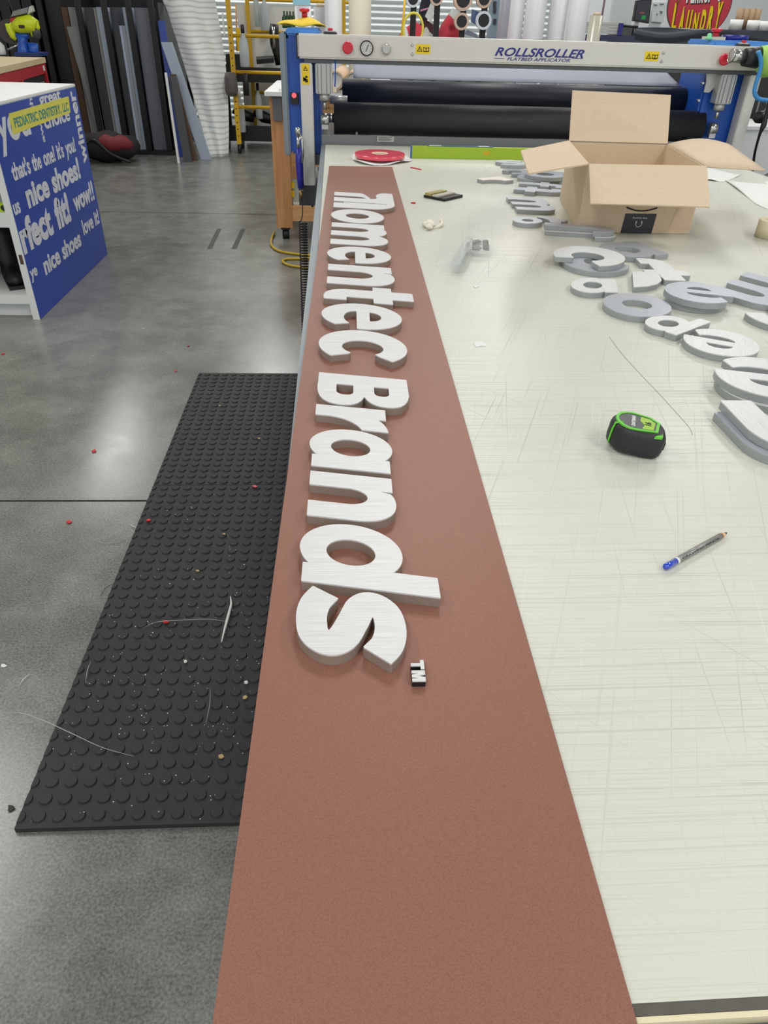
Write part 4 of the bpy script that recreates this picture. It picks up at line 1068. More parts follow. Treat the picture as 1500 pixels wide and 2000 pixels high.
obj('tube_end', MB().lathe(ta, [(.0181, -.002), (.0198, .0), (.0198, .004), (.0181, .006)], (tb_-ta)), film, ct2)
obj('inner_rod', MB().cyl(ta.lerp(tb_, .1), tb_.lerp(ta, .05), .006), mat('frosted_plastic', (214, 218, 218), .3), ct2)
# red slivers, white scraps
def sliver(px, w_, m, lab, cat='scrap', group=None, name='red_sliver'):
    pts = [Zp(u, v, .9) for u, v in px]
    for i, p in enumerate(pts): p.z = .9012+.002*(i % 2)
    return single(name, MB().tube(pts, w_, 4), m, lab, cat, group)
sliver([(802, 328), (812, 330), (823, 332)], .003, RS, 'thin red sliver on the table in front of the green level', group='red slivers on the table')
sliver([(803, 397), (811, 398)], .0035, RS, 'short red sliver on the table beside the black squeegee', group='red slivers on the table')
def scrap(px, lab, m=M_paper, z=.9003):
    pl = [Zp(u, v, z) for u, v in px]; c_ = sum(pl, Vector())/len(pl)
    return single('paper_scrap', MB().prism([[(p.x, p.y) for p in pl]], z, z+.0012), m, lab, 'scrap', 'white scraps on the table')
scrap([(925, 672), (932, 667), (940, 668), (950, 672), (948, 677), (938, 676), (930, 679)], 'small white paper scrap between the copper panel and the letter d')
scrap([(924, 560), (931, 558), (936, 560), (928, 563)], 'tiny pale scrap in front of the clear tube')
# curled white papers at the right edge
def pap(px, lab, ry=0, lift=.012):
    q = [Zp(u, v, .9) for u, v in px]
    def f(u, v):
        a = q[0].lerp(q[1], u); b = q[3].lerp(q[2], u); p = a.lerp(b, v); p.z = .9012+lift*((v-.3)**2+.3*u*u)+.004*math.sin(u*5); return p
    return single('white_paper', MB().grid(f, 16, 10, .0006), M_paper, lab, 'paper', 'white papers at the right of the table')
pap([(1416, 353), (1478, 400), (1570, 440), (1560, 365)], 'larger curled white paper at the right edge behind the cream tape roll')
pap([(1374, 352), (1412, 356), (1446, 344), (1360, 328)], 'white paper partly behind the cardboard box')
scrap([(1492, 356), (1502, 353), (1510, 360), (1500, 362)], 'small white scrap at the right edge beside the papers')
# cream masking tape
cc = Zp(1480, 466, .9); cc = Vector((cc.x+.062, cc.y+.02, .9004))
mt = thing('masking_tape_roll', 'cream masking tape roll standing flat at the right edge of the photo', 'tape', tuple(cc))
obj('tape_winding', MB().ring(cc, cc+Vector((0, 0, .052)), .058, .040, 40), M_cream, mt); obj('tape_core', MB().ring(cc, cc+Vector((0, 0, .052)), .0395, .037, 32), M_card, mt)

# tape measure -------------------------------------------------------
c = Zp(1230, 882, .9); TMx = Matrix.Translation((c.x+.004, c.y+.012, .9004)) @ Matrix.Rotation(math.radians(-20), 4, 'Z') @ Matrix.Rotation(math.radians(6), 4, 'Y') @ Matrix.Translation((0, 0, .0046))
tm = thing('tape_measure', 'black and green tape measure lying on the table', 'tape measure', (c.x, c.y, .9004))
def dshape(s=1.0, dx=0, dy=0):
    P_ = []
    for k in range(19):
        a = PI/2+PI*k/18; P_.append((dx+(-.006+.036*math.cos(a))*s, dy+.034*math.sin(a)*s))
    P_ += [(dx+.024*s, dy-.034*s), (dx+.038*s, dy-.030*s), (dx+.0435*s, dy-.022*s), (dx+.042*s, dy+.006*s), (dx+.036*s, dy+.020*s), (dx+.022*s, dy+.030*s), (dx+.008*s, dy+.034*s)]
    return P_
def loft(layers):
    mb = MB(); R = [[mb.bm.verts.new(TMx @ Vector((x, y, z))) for x, y in dshape(s)] for s, z in layers]; n = len(R[0])
    for A_, B_ in zip(R, R[1:]):
        for i in range(n):
            f = mb.bm.faces.new((A_[i], A_[(i+1) % n], B_[(i+1) % n], B_[i])); f.smooth = True
    mb.bm.faces.new(R[0][::-1]); mb.bm.faces.new(R[-1]); return mb
RB = mat('black_rubber_grip', (34, 35, 38), .5, bump=.2, bscale=300)
obj('case', loft([(.88, 0), (.97, .004), (1.0, .012), (1.0, .030), (.97, .036), (.86, .0405)]), RB, tm)
def face2(P_, z0, z1): 
    return MB().prism([P_], z0, z1, TMx)
gring = [(x*.98-.004, y) for x, y in dshape(.78)]
inner = [(x*.90-.004, y*.88) for x, y in dshape(.78)]
def pent(s): return [(-.004+s*x, s*y) for x, y in [(.026*math.cos(a)-.004, .027*math.sin(a)) for a in [PI*.42+PI*1.16*k/16 for k in range(17)]]+[(.030, -.019), (.033, .012), (.020, .024)]]
po, pi_ = pent(1.08), pent(.94)
obj('green_bezel', MB().prism([po, pi_], .0392, .0422, TMx), M_green, tm)
fc = obj('label_face', face2(pi_, .0392, .0412), mat('label_charcoal', (62, 64, 68), .4), tm)
obj('lime_label', face2([(x, y) for x, y in [(.004, -.020), (.008, -.006), (.001, .006), (.002, .0205), (.0155, .0195), (.0245, .010), (.0215, -.0155)]], .0413, .0416), mat('lime_label_print', (150, 190, 40), .4), fc)
lettering('brand_print', 'CRAFTSMAN', fc, M_white, TMx @ Matrix.Translation((-.0065, -.018, .0414)) @ Matrix.Rotation(PI/2, 4, 'Z'), w=.036, h=.0058, bold=.03, depth=.0003)
lettering('number_print', '16', fc, M_ink, TMx @ Matrix.Translation((.0175, -.004, .0417)) @ Matrix.Rotation(PI/2, 4, 'Z'), w=.011, h=.0095, bold=.04, depth=.0003)
# green stripe over the round left end
pts = []
for k in range(9):
    z = .0395-.034*k/8; s = 1.0+.012 if .006 < z < .035 else .985
    a = math.radians(212+4*0); P_ = (-.006*s+.0362*s*math.cos(a), .0345*s*math.sin(a)); pts.append(TMx @ Vector((P_[0], P_[1], z)))
pts.insert(0, TMx @ Vector((-.0245, -.0135, .0418)))
obj('green_stripe', MB().tube(pts, .0016, 6), M_green, tm)
obj('lock_button', MB().prism([[(.024, -.0335), (.036, -.029), (.036, -.018)]], .0365, .0405, TMx), M_green, tm, label='green triangular lock button')
obj('mouth', MB().prism([[(.026, -.020), (.0455, -.020), (.0455, .006), (.026, .006)]], .012, .028, TMx), M_black, tm, bevel=.002)
# pencil ---------------------------------------------------------------
pa, pb2 = Zp(1297, 1110, .904), Zp(1419, 1041, .904)
R0 = .0042; pa.z = .9004+R0*1.15; pb2.z = .9004+R0*.9
dd = (pb2-pa); Lp = dd.length
pen = thing('pencil', 'grey pencil with a blue end cap lying on the table', 'pencil', (pa.x, pa.y, .9004))
def pl_(t): return pa+dd*t
obj('barrel', MB().cyl(pl_(.20), pl_(.905), R0, n=6), mat('pencil_grey', (146, 144, 140), .35, .3), pen)
obj('blue_cap', MB().lathe(pl_(0), [(R0*.5, 0), (R0*.95, .002), (R0*1.03, .006), (R0*1.03, Lp*.17)], dd, 14), mat('cobalt_cap', (28, 66, 190), .15, coat=.8), pen)
obj('white_band', MB().cyl(pl_(.1705), pl_(.1995), R0*1.1, n=14), M_white, pen)
obj('sharpened_wood', MB().cyl(pl_(.9055), pl_(.965), R0, R0*.5, n=12), mat('pencil_wood', (226, 178, 128), .6), pen)
obj('lead', MB().cyl(pl_(.9655), pl_(1.0), R0*.48, R0*.22, n=10), mat('indigo_lead', (40, 36, 92), .5), pen)
# lettering along the pencil side that faces the camera
side = dd.normalized().cross(Vector((0, 0, 1))).normalized()
zax = (side*.80+Vector((0, 0, .60))).normalized(); yax = zax.cross(dd.normalized())
M_ = Matrix(((dd.normalized().x, yax.x, zax.x, 0), (dd.normalized().y, yax.y, zax.y, 0), (dd.normalized().z, yax.z, zax.z, 0), (0, 0, 0, 1)))
o_ = pl_(.24)+zax*(R0*.93)-yax*.0012
lettering('print', 'DRAWING PENCIL', pen, M_ink, Matrix.Translation(o_) @ M_, w=Lp*.60, h=.0026, depth=.0002)
# long scribed line on the table
pts = [Zp(u, v, .9002) for u, v in ((1190, 658), (1212, 688), (1236, 715), (1264, 745), (1288, 770), (1320, 805), (1342, 830), (1350, 842), (1352, 850))]

# dark skid marks on the floor
SM = mat('skid_dark', (72, 72, 68), .7)
for (a, b, lab) in (((428, 447), (409, 486), 'left dark scuff stroke on the concrete beside the pine workbench'), ((475, 447), (457, 486), 'right dark scuff stroke on the concrete beside the pine workbench')):
    p, q2 = Zp(a[0], a[1], 0), Zp(b[0], b[1], 0); n = Vector((1, 0, 0))*.018
    o = single('floor_scuff', MB().hexa([q2-n+Vector((0, 0, .0006)), q2+n+Vector((0, 0, .0006)), p+n+Vector((0, 0, .0006)), p-n+Vector((0, 0, .0006)), q2-n+Vector((0, 0, .001)), q2+n+Vector((0, 0, .001)), p+n+Vector((0, 0, .001)), p-n+Vector((0, 0, .001))]), SM, lab, 'floor mark', 'dark scuff strokes on the floor')
# the long scribed score line across the table, a few hair thin strokes
single('score_line', MB().tube([Vector(p)+Vector((0, 0, .0003)) for p in catmull([tuple(p) for p in pts], 5)], .00028, 4), mat('scribed_line', (140, 142, 122), .7), 'long thin scored line curving across the table left of the stacked letters', 'score line')

# ================================================================== BACKGROUND: SHEET RACK ON THE LEFT
YR = 10.0
def sx_(u, v, y=YR): return Yp(u, v, y).x
# each board of sheet stock stands upright in the rack: (px of front edge at v, px of right side), top v
rack = thing('sheet_rack', 'black steel rack holding upright sheets behind the shoe cabinet', 'rack', (-2.6, 10.5, 0))
divs = []
for u, v in ((86, 20), (160, 20), (210, 20), (257, 20), (300, 20)):
    x = sx_(u, v); divs.append(x)
    obj('divider', MB().b2((x-.030, 9.86, .05), (x+.030, 9.90, 2.6)).b2((x-.02, 9.90, .05), (x+.02, 11.2, .10)), M_rack, rack)
xa, xb = divs[0]-.7, sx_(318, 40)
obj('base_bar', MB().b2((xa, 9.84, .0), (xb, 9.92, .045)), M_rack, rack)
obj('top_bar', MB().b2((xa, 9.91, 1.70), (xb, 9.95, 1.76)), M_rack, rack)
obj('back_board', MB().b2((xa, 11.3, 0), (xb, 11.34, 2.6)), M_rack, rack)
obj('base_board', MB().b2((xa, 9.93, .0), (xb, 11.29, .04)), M_rack, rack)
def sheet(x0, x1, ztop, m, lab, grp, y0=9.97, lean=0.0, z0=.0405, depth=1.2):
    return single('upright_sheet', MB().hexa([(x0+lean, y0, z0), (x1+lean, y0, z0), (x1+lean, y0+depth, z0), (x0+lean, y0+depth, z0), (x0, y0, ztop), (x1, y0, ztop), (x1, y0+depth, ztop), (x0, y0+depth, ztop)]), m, lab, 'sheet', grp)
GR = 'upright sheets in the black rack'
def ztop(u, v): return Yp(u, v, 9.97).z
# bay 0 (dark sheets, brown board)
x = divs[0]-.60
for k in range(4):
    sheet(x, x+.11, 2.2-.1*k, M_black, 'one of the near black tall sheets at the left of the rack', 'black sheets'); x += .125
single('pale_edged_sheet', MB().hexa([(divs[0]-.02, 9.70, .0), (divs[0]-.01, 9.70, .0), (divs[0]-.01, 9.80, .0), (divs[0]-.02, 9.80, .0), (divs[0]-.30, 9.76, 1.62), (divs[0]-.29, 9.76, 1.62), (divs[0]-.29, 9.83, 1.62), (divs[0]-.30, 9.83, 1.62)]), M_dgrey, 'dark leaning strip with a pale edge in front of the black sheets', 'sheet')
x = divs[0]+.035
sheet(x, x+.16, 1.80, M_black, 'tall black sheet right of the first black divider', GR)
sheet(x+.165, x+.235, ztop(115, 14), M_brown, 'brown board standing in the rack', GR)
sheet(x+.245, divs[1]-.035, ztop(140, 14), M_gsheet, 'grey sheet just right of the brown board', GR)
single('leaning_sheet', MB().hexa([(sx_(194, 262, 9.92), 9.915, .05), (sx_(203, 262, 9.92), 9.915, .05), (sx_(203, 262, 9.92), 9.96, .05), (sx_(194, 262, 9.92), 9.96, .05), (sx_(130, 52, 9.92), 9.915, ztop(130, 52)), (sx_(163, 52, 9.92), 9.915, ztop(163, 52)), (sx_(163, 52, 9.92), 9.96, ztop(163, 52)), (sx_(130, 52, 9.92), 9.96, ztop(130, 52))]), mat('mid_grey_panel', (128, 132, 130), .5, 0, .08, 3), 'grey sheet with a slanting left edge in front of the brown board', 'sheet')
# bay 1: dark, then pale bluish
x = divs[1]+.035
sheet(x, x+.10, ztop(170, 14), M_dgrey, 'dark grey sheet in the second bay of the rack', GR)
w_ = (divs[2]-.035-(x+.105))
cols = [M_gsheet, mat('warm_grey_sheet', (150, 148, 140), .5, 0, .08), M_bsheet]
sheet(x+.105, x+.120, ztop(181, 15), cols[1], 'thin warm grey sheet in the second bay', GR)
sheet(x+.122, x+.136, ztop(184, 16), cols[0], 'thin grey sheet beside the wide bluish one in the second bay', GR)
sheet(x+.138, divs[2]-.035, ztop(195, 14), M_bsheet, 'wide pale bluish sheet in the second bay of the rack', GR)
# bay 2
x = divs[2]+.035
sheet(x, x+.07, ztop(220, 14), M_dgrey, 'dark sheet at the left of the third bay', GR)
for k in range(5):
    x0 = x+.075+k*.034
    sheet(x0, min(x0+.031, divs[3]-.033), ztop(232, 14 if k > 1 else 50), [M_bsheet, mat('pale_grey_sheet', (164, 172, 180), .45, 0, .08, 4)][k % 2], ['first', 'second', 'third', 'fourth', 'last'][k]+' narrow bluish sheet from the left in the third bay', GR)
# bay 3 wide dark grey
x = divs[3]+.035
sheet(x, divs[4]-.035, ztop(275, 15), mat('slate_sheet', (106, 110, 120), .5, 0, .08, 3), 'wide slate grey sheet in the fourth bay of the rack', GR)
sheet(divs[4]+.035, divs[4]+.06, ztop(305, 5), M_black, 'thin black sheet just right of the last divider', GR)
# boards leaning to the left, their feet on the floor in front of the rack
def lean(top, bot, wpx, m, name, lab, y=9.72, t=.05):
    xt = Yp(top[0], top[1], y+.2); xb_ = Yp(bot[0], bot[1], y); zb = 0.0; dx = wpx
    return single(name, MB().hexa([(xb_.x, y, zb), (xb_.x+dx, y, zb), (xb_.x+dx, y+t, zb), (xb_.x, y+t, zb), (xt.x, y+.2, xt.z), (xt.x+dx, y+.2, xt.z), (xt.x+dx, y+.2+t, xt.z), (xt.x, y+.2+t, xt.z)]), m, lab, 'board')
lean((308, 40), (345, 296), .08, M_blueface, 'blue_board', 'blue board leaning at the right end of the rack', 9.73, .02)
lean((314, 82), (392, 303), .12, mat('blue_grey_plank', (160, 172, 190), .4), 'leaning_plank', 'pale blue grey plank leaning left beside the patterned film', 9.58)
lean((332, 145), (374, 303), .06, M_brown, 'leaning_plank', 'brown plank leaning beside the pale blue grey plank', 9.46)
lean((328, 150), (358, 303), .09, M_dgrey, 'leaning_plank', 'dark grey plank leaning between the brown and the white ones', 9.36)
lean((321, 142), (345, 305), .025, M_paper, 'leaning_strip', 'thin white strip leaning at the right end of the rack', 9.28, .02)
# red and black tool bag
bag = thing('tool_bag', 'black and red tool bag on the floor in front of the sheet rack', 'bag', tuple(Zp(210, 318, 0)))
c = Zp(205, 322, 0)
mb = MB().sphere((c.x, c.y+.22, .16), .28, (1.35, .8, .56), 20)
for v in mb.bm.verts: v.co.z = max(.001, v.co.z+.02*math.sin(v.co.x*22)*math.sin(v.co.y*17))
obj('bag_body', mb, mat('black_canvas', (30, 26, 28), .8, 0, .1), bag)
mb = MB().sphere((c.x+.10, c.y+.13, .20), .19, (1.2, .75, .50), 16)
for v in mb.bm.verts: v.co.z += .012*math.sin(v.co.x*31)
obj('red_panel', mb, mat('dark_red_canvas', (112, 26, 34), .7, 0, .1), bag)
obj('strap', MB().tube([Vector(p) for p in catmull([(c.x-.3, c.y+.1, .05), (c.x-.1, c.y+.02, .25), (c.x+.1, c.y-.03, .12), (c.x+.3, c.y+.0, .03)], 6)], .016, 8), M_black, bag)

# patterned film sheet
def wf(u, v):
    top = Yp(306+108*u, -10, 10.3); bot = Yp(410+30*u, 304-14*u, 9.68)
    t = v; x = bot.x*(1-t)+top.x*t; y = (9.68+.2*u)*(1-t)+(10.35)*t+.05*math.sin(u*7+v*3); z = .002+top.z*t*1.08
    x += .05*math.sin(v*PI)*(.3+u); return (x, y, z)
flm = single('patterned_film', MB().grid(wf, 30, 40, .004), wave_film(), 'large white film with grey wave lines leaning beside the sheet rack', 'film')

# ---------------------------------------------------------------- red workbench with saw
BH = 1.045
f0 = Zp(-60, 144, BH); f1 = Zp(88, 112, BH)
bd = (f1-f0); bd.z = 0; bl_ = bd.length; bd.normalize(); bn = Vector((-bd.y, bd.x, 0))
rb = thing('red_workbench', 'red steel workbench with a timber top behind the shoe cabinet', 'workbench', (f0.x, f0.y, 0))
def rbx(a, b):   # a,b = (along, back, z)
    pts = []
    for z in (a[2], b[2]):
        for s, t in ((a[0], a[1]), (b[0], a[1]), (b[0], b[1]), (a[0], b[1])): pts.append(Vector((f0.x, f0.y, 0))+bd*s+bn*t+Vector((0, 0, z)))
    return MB().hexa(pts)
obj('timber_top', rbx((-.5, 0, BH-.045), (bl_, .65, BH)), mat('pale_timber', (206, 186, 146), .6, 0, .1, 10), rb)
obj('apron', rbx((-.5, .01, BH-.135), (bl_-.0, .64, BH-.0455)), M_red, rb)
for s in (bl_-1.05, bl_-.06): obj('leg', rbx((s, .01, 0), (s+.055, .07, BH-.136)), M_red, rb)
for s in (bl_-1.05, bl_-.06): obj('leg', rbx((s, .58, 0), (s+.055, .64, BH-.136)), M_red, rb)
obj('drawer_unit', rbx((bl_-.98, .03, .40), (bl_-.07, .60, BH-.14)), M_black, rb)
obj('lower_shelf', rbx((bl_-.99, .08, .12), (bl_-.065, .6, .15)), M_red, rb)
XRB = Matrix(((bd.x, 0, -bn.x, 0), (bd.y, 0, -bn.y, 0), (0, 1, 0, 0), (0, 0, 0, 1)))
for s in (bl_-.62, bl_-.30):
    p = Vector((f0.x, f0.y, 0))+bd*s+bn*.028; obj('drawer_label', rbx((s, .026, BH-.24), (s+.16, .029, BH-.20)), M_gsheet, rb)
p = Vector((f0.x, f0.y, .905))+bd*(bl_-.10)+bn*.008; obj('white_mark', rbx((bl_-.14, .006, BH-.11), (bl_-.09, .0095, BH-.065)), M_paper, rb)
# the miter saw
def bp(u, v, back=.25):
    # point at depth of bench mid-line
    return Yp(u, v, f1.y+back)
sw = thing('miter_saw', 'yellow-green miter saw with a battery on the red workbench', 'saw', tuple(bp(45, 108)))
YL = mat('fluorescent_yellow', (206, 222, 34), .4)
obj('motor_body', MB().tube([bp(27, 52), bp(40, 49), bp(60, 46), bp(72, 52)], .1, 14, rads=[.045, .075, .08, .06]), YL, sw)
obj('rear_guard', MB().tube([bp(17, 46), bp(20, 58), bp(26, 70), bp(32, 78)], .1, 10, rads=[.035, .04, .036, .02]).tube([bp(19, 50), bp(30, 56), bp(42, 60)], .03, 8), YL, sw)
obj('handle', MB().tube([bp(56, 40), bp(60, 52), bp(65, 64), bp(66, 72)], .1, 10, rads=[.03, .032, .028, .022]).tube([bp(60, 42), bp(70, 43), bp(73, 52), bp(72, 58)], .026, 8), YL, sw)
obj('print', MB().b2(bp(37, 55, .163), bp(47, 49, .166)), M_ink, sw)
obj('battery', MB().slab([bp(25, 33), bp(56, 25), bp(58, 14), bp(29, 22)], .10), M_gsheet, sw)
obj('pale_block', MB().slab([bp(56, 28), bp(66, 22), bp(63, 11), bp(59, 14)], .07), mat('pale_grey_plastic', (196, 200, 190), .4), sw)
obj('red_base', MB().slab([bp(22, 43), bp(55, 36), bp(55, 31), bp(22, 35)], .06), M_red, sw)
obj('blade_guard', MB().cyl(bp(20, 62, .30), bp(20, 62, .34), .11, n=24), mat('dark_guard', (60, 56, 54), .4, .3), sw)
obj('dark_motor', MB().sphere(bp(71, 65), .045, (1, 1, 1.4)), M_dgrey, sw)
obj('blue_vice', MB().tube([bp(42, 70), bp(44, 82), bp(46, 100), bp(47, 104)], .1, 10, rads=[.05, .045, .06, .075]).tube([bp(32, 70), bp(55, 70)], .025, 8).tube([bp(64, 84), bp(66, 100), bp(66, 105)], .05, 10), M_blue, sw)
obj('base_plate', MB().b2(Vector((bp(36, 100).x, f1.y+.12, BH+.0005)), Vector((bp(83, 100).x, f1.y+.4, BH+.03))), mat('navy_base', (36, 56, 112), .4), sw)
obj('crank_bar', MB().cyl(bp(15, 97), bp(38, 87), .012), M_steel, sw); obj('crank_knob', MB().sphere(bp(38, 86), .022), M_steel, sw)
p = bp(3, 96)
single('white_bottle', MB().lathe((p.x-.02, p.y, BH+.0005), [(.05, 0), (.055, .02), (.055, .08), (.02, .12), (.02, .15)]), M_paper, 'white bottle at the left end of the red workbench', 'bottle')
# dark tall cupboard behind the bench
dc = thing('dark_cupboard', 'very dark tall cupboard behind the red workbench', 'cupboard', (-5.2, 10.6, 0))
obj('body', MB().b2((-6.6, 10.3, 0), (xa-.05, 11.0, 2.5)), M_black, dc)
for x in (-6.1, -5.15): obj('door', MB().b2((x, 10.26, .1), (x+.85, 10.298, 2.4)), mat('charcoal_door', (34, 34, 36), .6), dc)

# ================================================================== BLACK CART AND YELLOW SCAFFOLD
YC = 10.45
ct_ = thing('black_cart', 'black steel service cart on castors left of the pine workbench', 'cart', (-1.0, 10.7, 0))
xl = sx_(424, 135, YC); xr = xl+1.15; zt = Yp(440, 130, YC).z; zb = Yp(445, 258, YC).z
for x in (xl, xr-.05):
    for y in (YC, YC+.5): obj('upright', MB().b2((x, y, zb-.08), (x+.05, y+.05, zt)), M_black, ct_)
obj('top_tray', MB().b2((xl+.002, YC-.01, zt-.16), (xr, YC-.0005, zt)).b2((xl+.051, YC, zt-.13), (xr-.051, YC+.5, zt-.11)), M_black, ct_)
obj('bottom_tray', MB().b2((xl+.002, YC-.01, zb-.10), (xr, YC-.0005, zb+.08)).b2((xl+.051, YC, zb-.10), (xr-.051, YC+.5, zb-.08)), M_black, ct_)
obj('side_panel', MB().b2((xl-.012, YC-.008, zb), (xl-.0005, YC+.55, zt)), mat('grey_scuffed_panel', (58, 64, 64), .5, 0, .2, 6), ct_)
for x in (xl+.04, xl+.22, xr-.1):
    cs = obj('castor', MB().cyl((x, YC+.03, .062), (x+.035, YC+.03, .062), .061, n=20), M_black, ct_)
    obj('castor_fork', MB().b2((x-.012, YC+.01, .06), (x-.002, YC+.06, .15)).b2((x+.037, YC+.01, .06), (x+.047, YC+.06, .15)), M_steel, cs)
single('white_board', MB().b2((xl+.22, YC+.62, .02), (xl+1.1, YC+.66, 1.55)), M_paper, 'white board standing behind the black cart', 'board')
single('dark_pouch', MB().b2((sx_(440, 120, YC), YC+.05, zt-.10), (sx_(470, 120, YC), YC+.2, Yp(450, 106, YC).z)), M_black, 'black pouch standing on the black cart', 'pouch', bevel=.01)
# yellow scaffold ladder frame
YSC = 10.1
sc = thing('yellow_scaffold', 'yellow steel scaffold frame with rungs in front of the black cart', 'scaffold', (-1.2, YSC, 0))
def yp(u, v, y=YSC): return Yp(u, v, y)
fa = yp(463, 268); ft_ = yp(442, 0)
obj('front_post', MB().b2((yp(456, 140).x-.026, YSC-.02, .11), (yp(456, 140).x+.026, YSC+.03, 2.3)), M_yellow, sc)
obj('rear_post', MB().b2((yp(492, 140, 11.0).x-.024, 10.98, .12), (yp(492, 140, 11.0).x+.024, 11.02, 2.3)), M_yellow, sc)
xq = yp(456, 140).x
for k in range(16): obj('post_hole', MB().cyl((xq, YSC-.0215, .20+.075*k), (xq, YSC-.0201, .20+.075*k), .008, n=8), M_ink, sc)
for v in (71, 142, 210):
    z = yp(520, v).z; obj('rung', MB().cyl((xq+.027, YSC, z), (xq+1.3, YSC, z), .019, n=12), M_yellow, sc)
for v in (0, 62, 181):
    z = yp(520, v, 11.0).z; obj('rear_rung', MB().cyl((yp(492, 140, 11).x+.025, 11.0, z), (xq+1.4, 11.0, z), .019, n=12), M_yellow, sc)
obj('far_post', MB().b2((xq+1.30, YSC-.02, .11), (xq+1.35, YSC+.03, 2.3)), M_yellow, sc)
obj('castor', MB().cyl((xq-.02, YSC, .055), (xq+.02, YSC, .055), .054, n=20), M_black, sc); obj('caster_stem', MB().b2((xq-.02, YSC-.02, .06), (xq+.02, YSC+.02, .109)), M_steel, sc)
# objects hanging on or standing at the scaffold
def bottle(u, v, y, h, r, lab, liquid=None, cap=M_paper, up=True, name='spray_bottle'):
    p = Yp(u, v, y); t = thing(name, lab, 'bottle', tuple(p))
    obj('bottle_body', MB().lathe(p, [(r*.9, 0), (r, .01), (r, h*.55), (r*.35, h*.78), (r*.35, h*.8)]), mat('hazy_bottle', (196, 204, 206), .2, alpha=.75), t)
    if liquid: obj('liquid', MB().lathe(p+Vector((0, 0, .006)), [(r*.85, 0), (r*.92, .01), (r*.92, h*.3)]), liquid, t)
    obj('cap', MB().lathe(p+Vector((0, 0, h*.8)), [(r*.4, 0), (r*.4, h*.2)]), cap, t)
    return t
bottle(479, 131, 10.04, .42, .055, 'hazy spray bottle with a red collar hanging on the yellow scaffold', mat('pale_liquid', (190, 176, 150), .3), M_black)
bottle(519, 60, 10.9, .40, .052, 'hazy bottle with a blue label beside the green soap bottle', None, M_black)
bottle(503, 52, 10.9, .44, .035, 'bottle with bright green liquid in the yellow scaffold', mat('green_liquid', (30, 160, 60), .2), M_gsheet)
bottle(473, 258, 10.32, .48, .050, 'white bottle standing in the lower tray of the black cart', None, M_paper)
bottle(507, 232, 10.60, .40, .045, 'clear spray bottle on the far side of the lower tray', None, M_black)
p = yp(453, 162); 
single('rounded_pouch', MB().tube([yp(451, 141)+Vector((0, -.08, 0)), yp(452, 152)+Vector((0, -.08, 0)), yp(454, 175)+Vector((0, -.08, 0)), yp(455, 186)+Vector((0, -.08, 0))], .08, 16, rads=[.06, .075, .08, .06]), mat('taupe_canvas', (92, 86, 86), .6), 'taupe rounded pouch hanging on the front post of the yellow scaffold', 'pouch')
single('tool_pouch', MB().tube([yp(480, 143)+Vector((0, -.03, 0)), yp(481, 160)+Vector((0, -.03, 0)), yp(482, 186)+Vector((0, -.03, 0))], .03, 10, rads=[.02, .032, .036]), M_black, 'black tool pouch hanging from the middle rung of the scaffold', 'pouch')
single('yellow_ruler', MB().b2(yp(464, 100, 10.3), yp(469, 55, 10.31)), M_syellow, 'narrow yellow ruler standing on the black cart', 'ruler')
single('wooden_stick', MB().cyl(yp(463, 100, 10.35), yp(461, 8, 10.35), .010, n=8), M_woodx, 'thin wooden stick standing upright on the black cart', 'stick')
single('scraper', MB().b2(yp(433, 26, 10.08), yp(440, 70, 10.10)), M_paper, 'white scraper hanging on the outer side of the scaffold', 'scraper')
for k, (u, v, l) in enumerate(((478, 236, 'left'), (518, 240, 'right'))):
    p = Yp(u, v, 10.7); single('shoe_pouch', MB().tube([p+Vector((-.14, 0, .12)), p+Vector((-.02, 0, .07)), p+Vector((.13, .0, .03))], .06, 12, rads=[.035, .07, .05]), M_black, 'black shoe like pouch in the lower tray, the %s one' % l, 'pouch', 'pouches in the lower tray')
# black curved monitor seen from the side
mo = thing('black_monitor', 'black curved monitor seen edge on beside the left blue tower', 'monitor', tuple(Yp(540, 124, 10.62)))
obj('monitor_shell', MB().tube([Yp(u, v, 10.62) for u, v in ((536, 47), (535, 62), (538, 85), (543, 105), (546, 127))], .05, 10, rads=[.05, .06, .068, .06, .05]), M_black, mo)
obj('silver_edge', MB().tube([Yp(u, v, 10.54) for u, v in ((534, 52), (534, 70), (536, 95))], .018, 8), M_steel, mo)
single('black_keyboard', MB().slab([Yp(501, 121, 10.55), Yp(535, 118, 10.55), Yp(535, 113, 10.85), Yp(501, 115, 10.85)], .05), M_black, 'black tray standing beside the black monitor', 'tray')
p = Yp(565, 54.5, 9.2); q_ = Yp(585, 54.5, 9.2)
bsf = thing('bottle_shelf', 'narrow pale shelf holding the dark green bottles behind the left blue tower', 'shelf', (q_.x, 9.2, 0))
obj('shelf_board', MB().b2((Yp(552, 54, 9.2).x, 9.15, p.z-.025), (q_.x+.05, 9.3, p.z-.004)), M_white, bsf)
obj('shelf_post', MB().b2((q_.x, 9.2, 0), (q_.x+.05, 9.25, p.z-.0255)), M_white, bsf)
for k in range(4):
    p = Yp(556+k*6, 54, 9.2); p.z = Yp(565, 54.5, 9.2).z-.0038; single('green_bottle', MB().lathe(p, [(.022, 0), (.024, .01), (.024, .09), (.010, .12), (.010, .15)], n=12), mat('dark_green_glass', (30, 62, 26), .3), ['leftmost', 'second', 'third', 'rightmost'][k]+' small dark green bottle behind the left blue tower', 'bottle', 'dark green bottles')
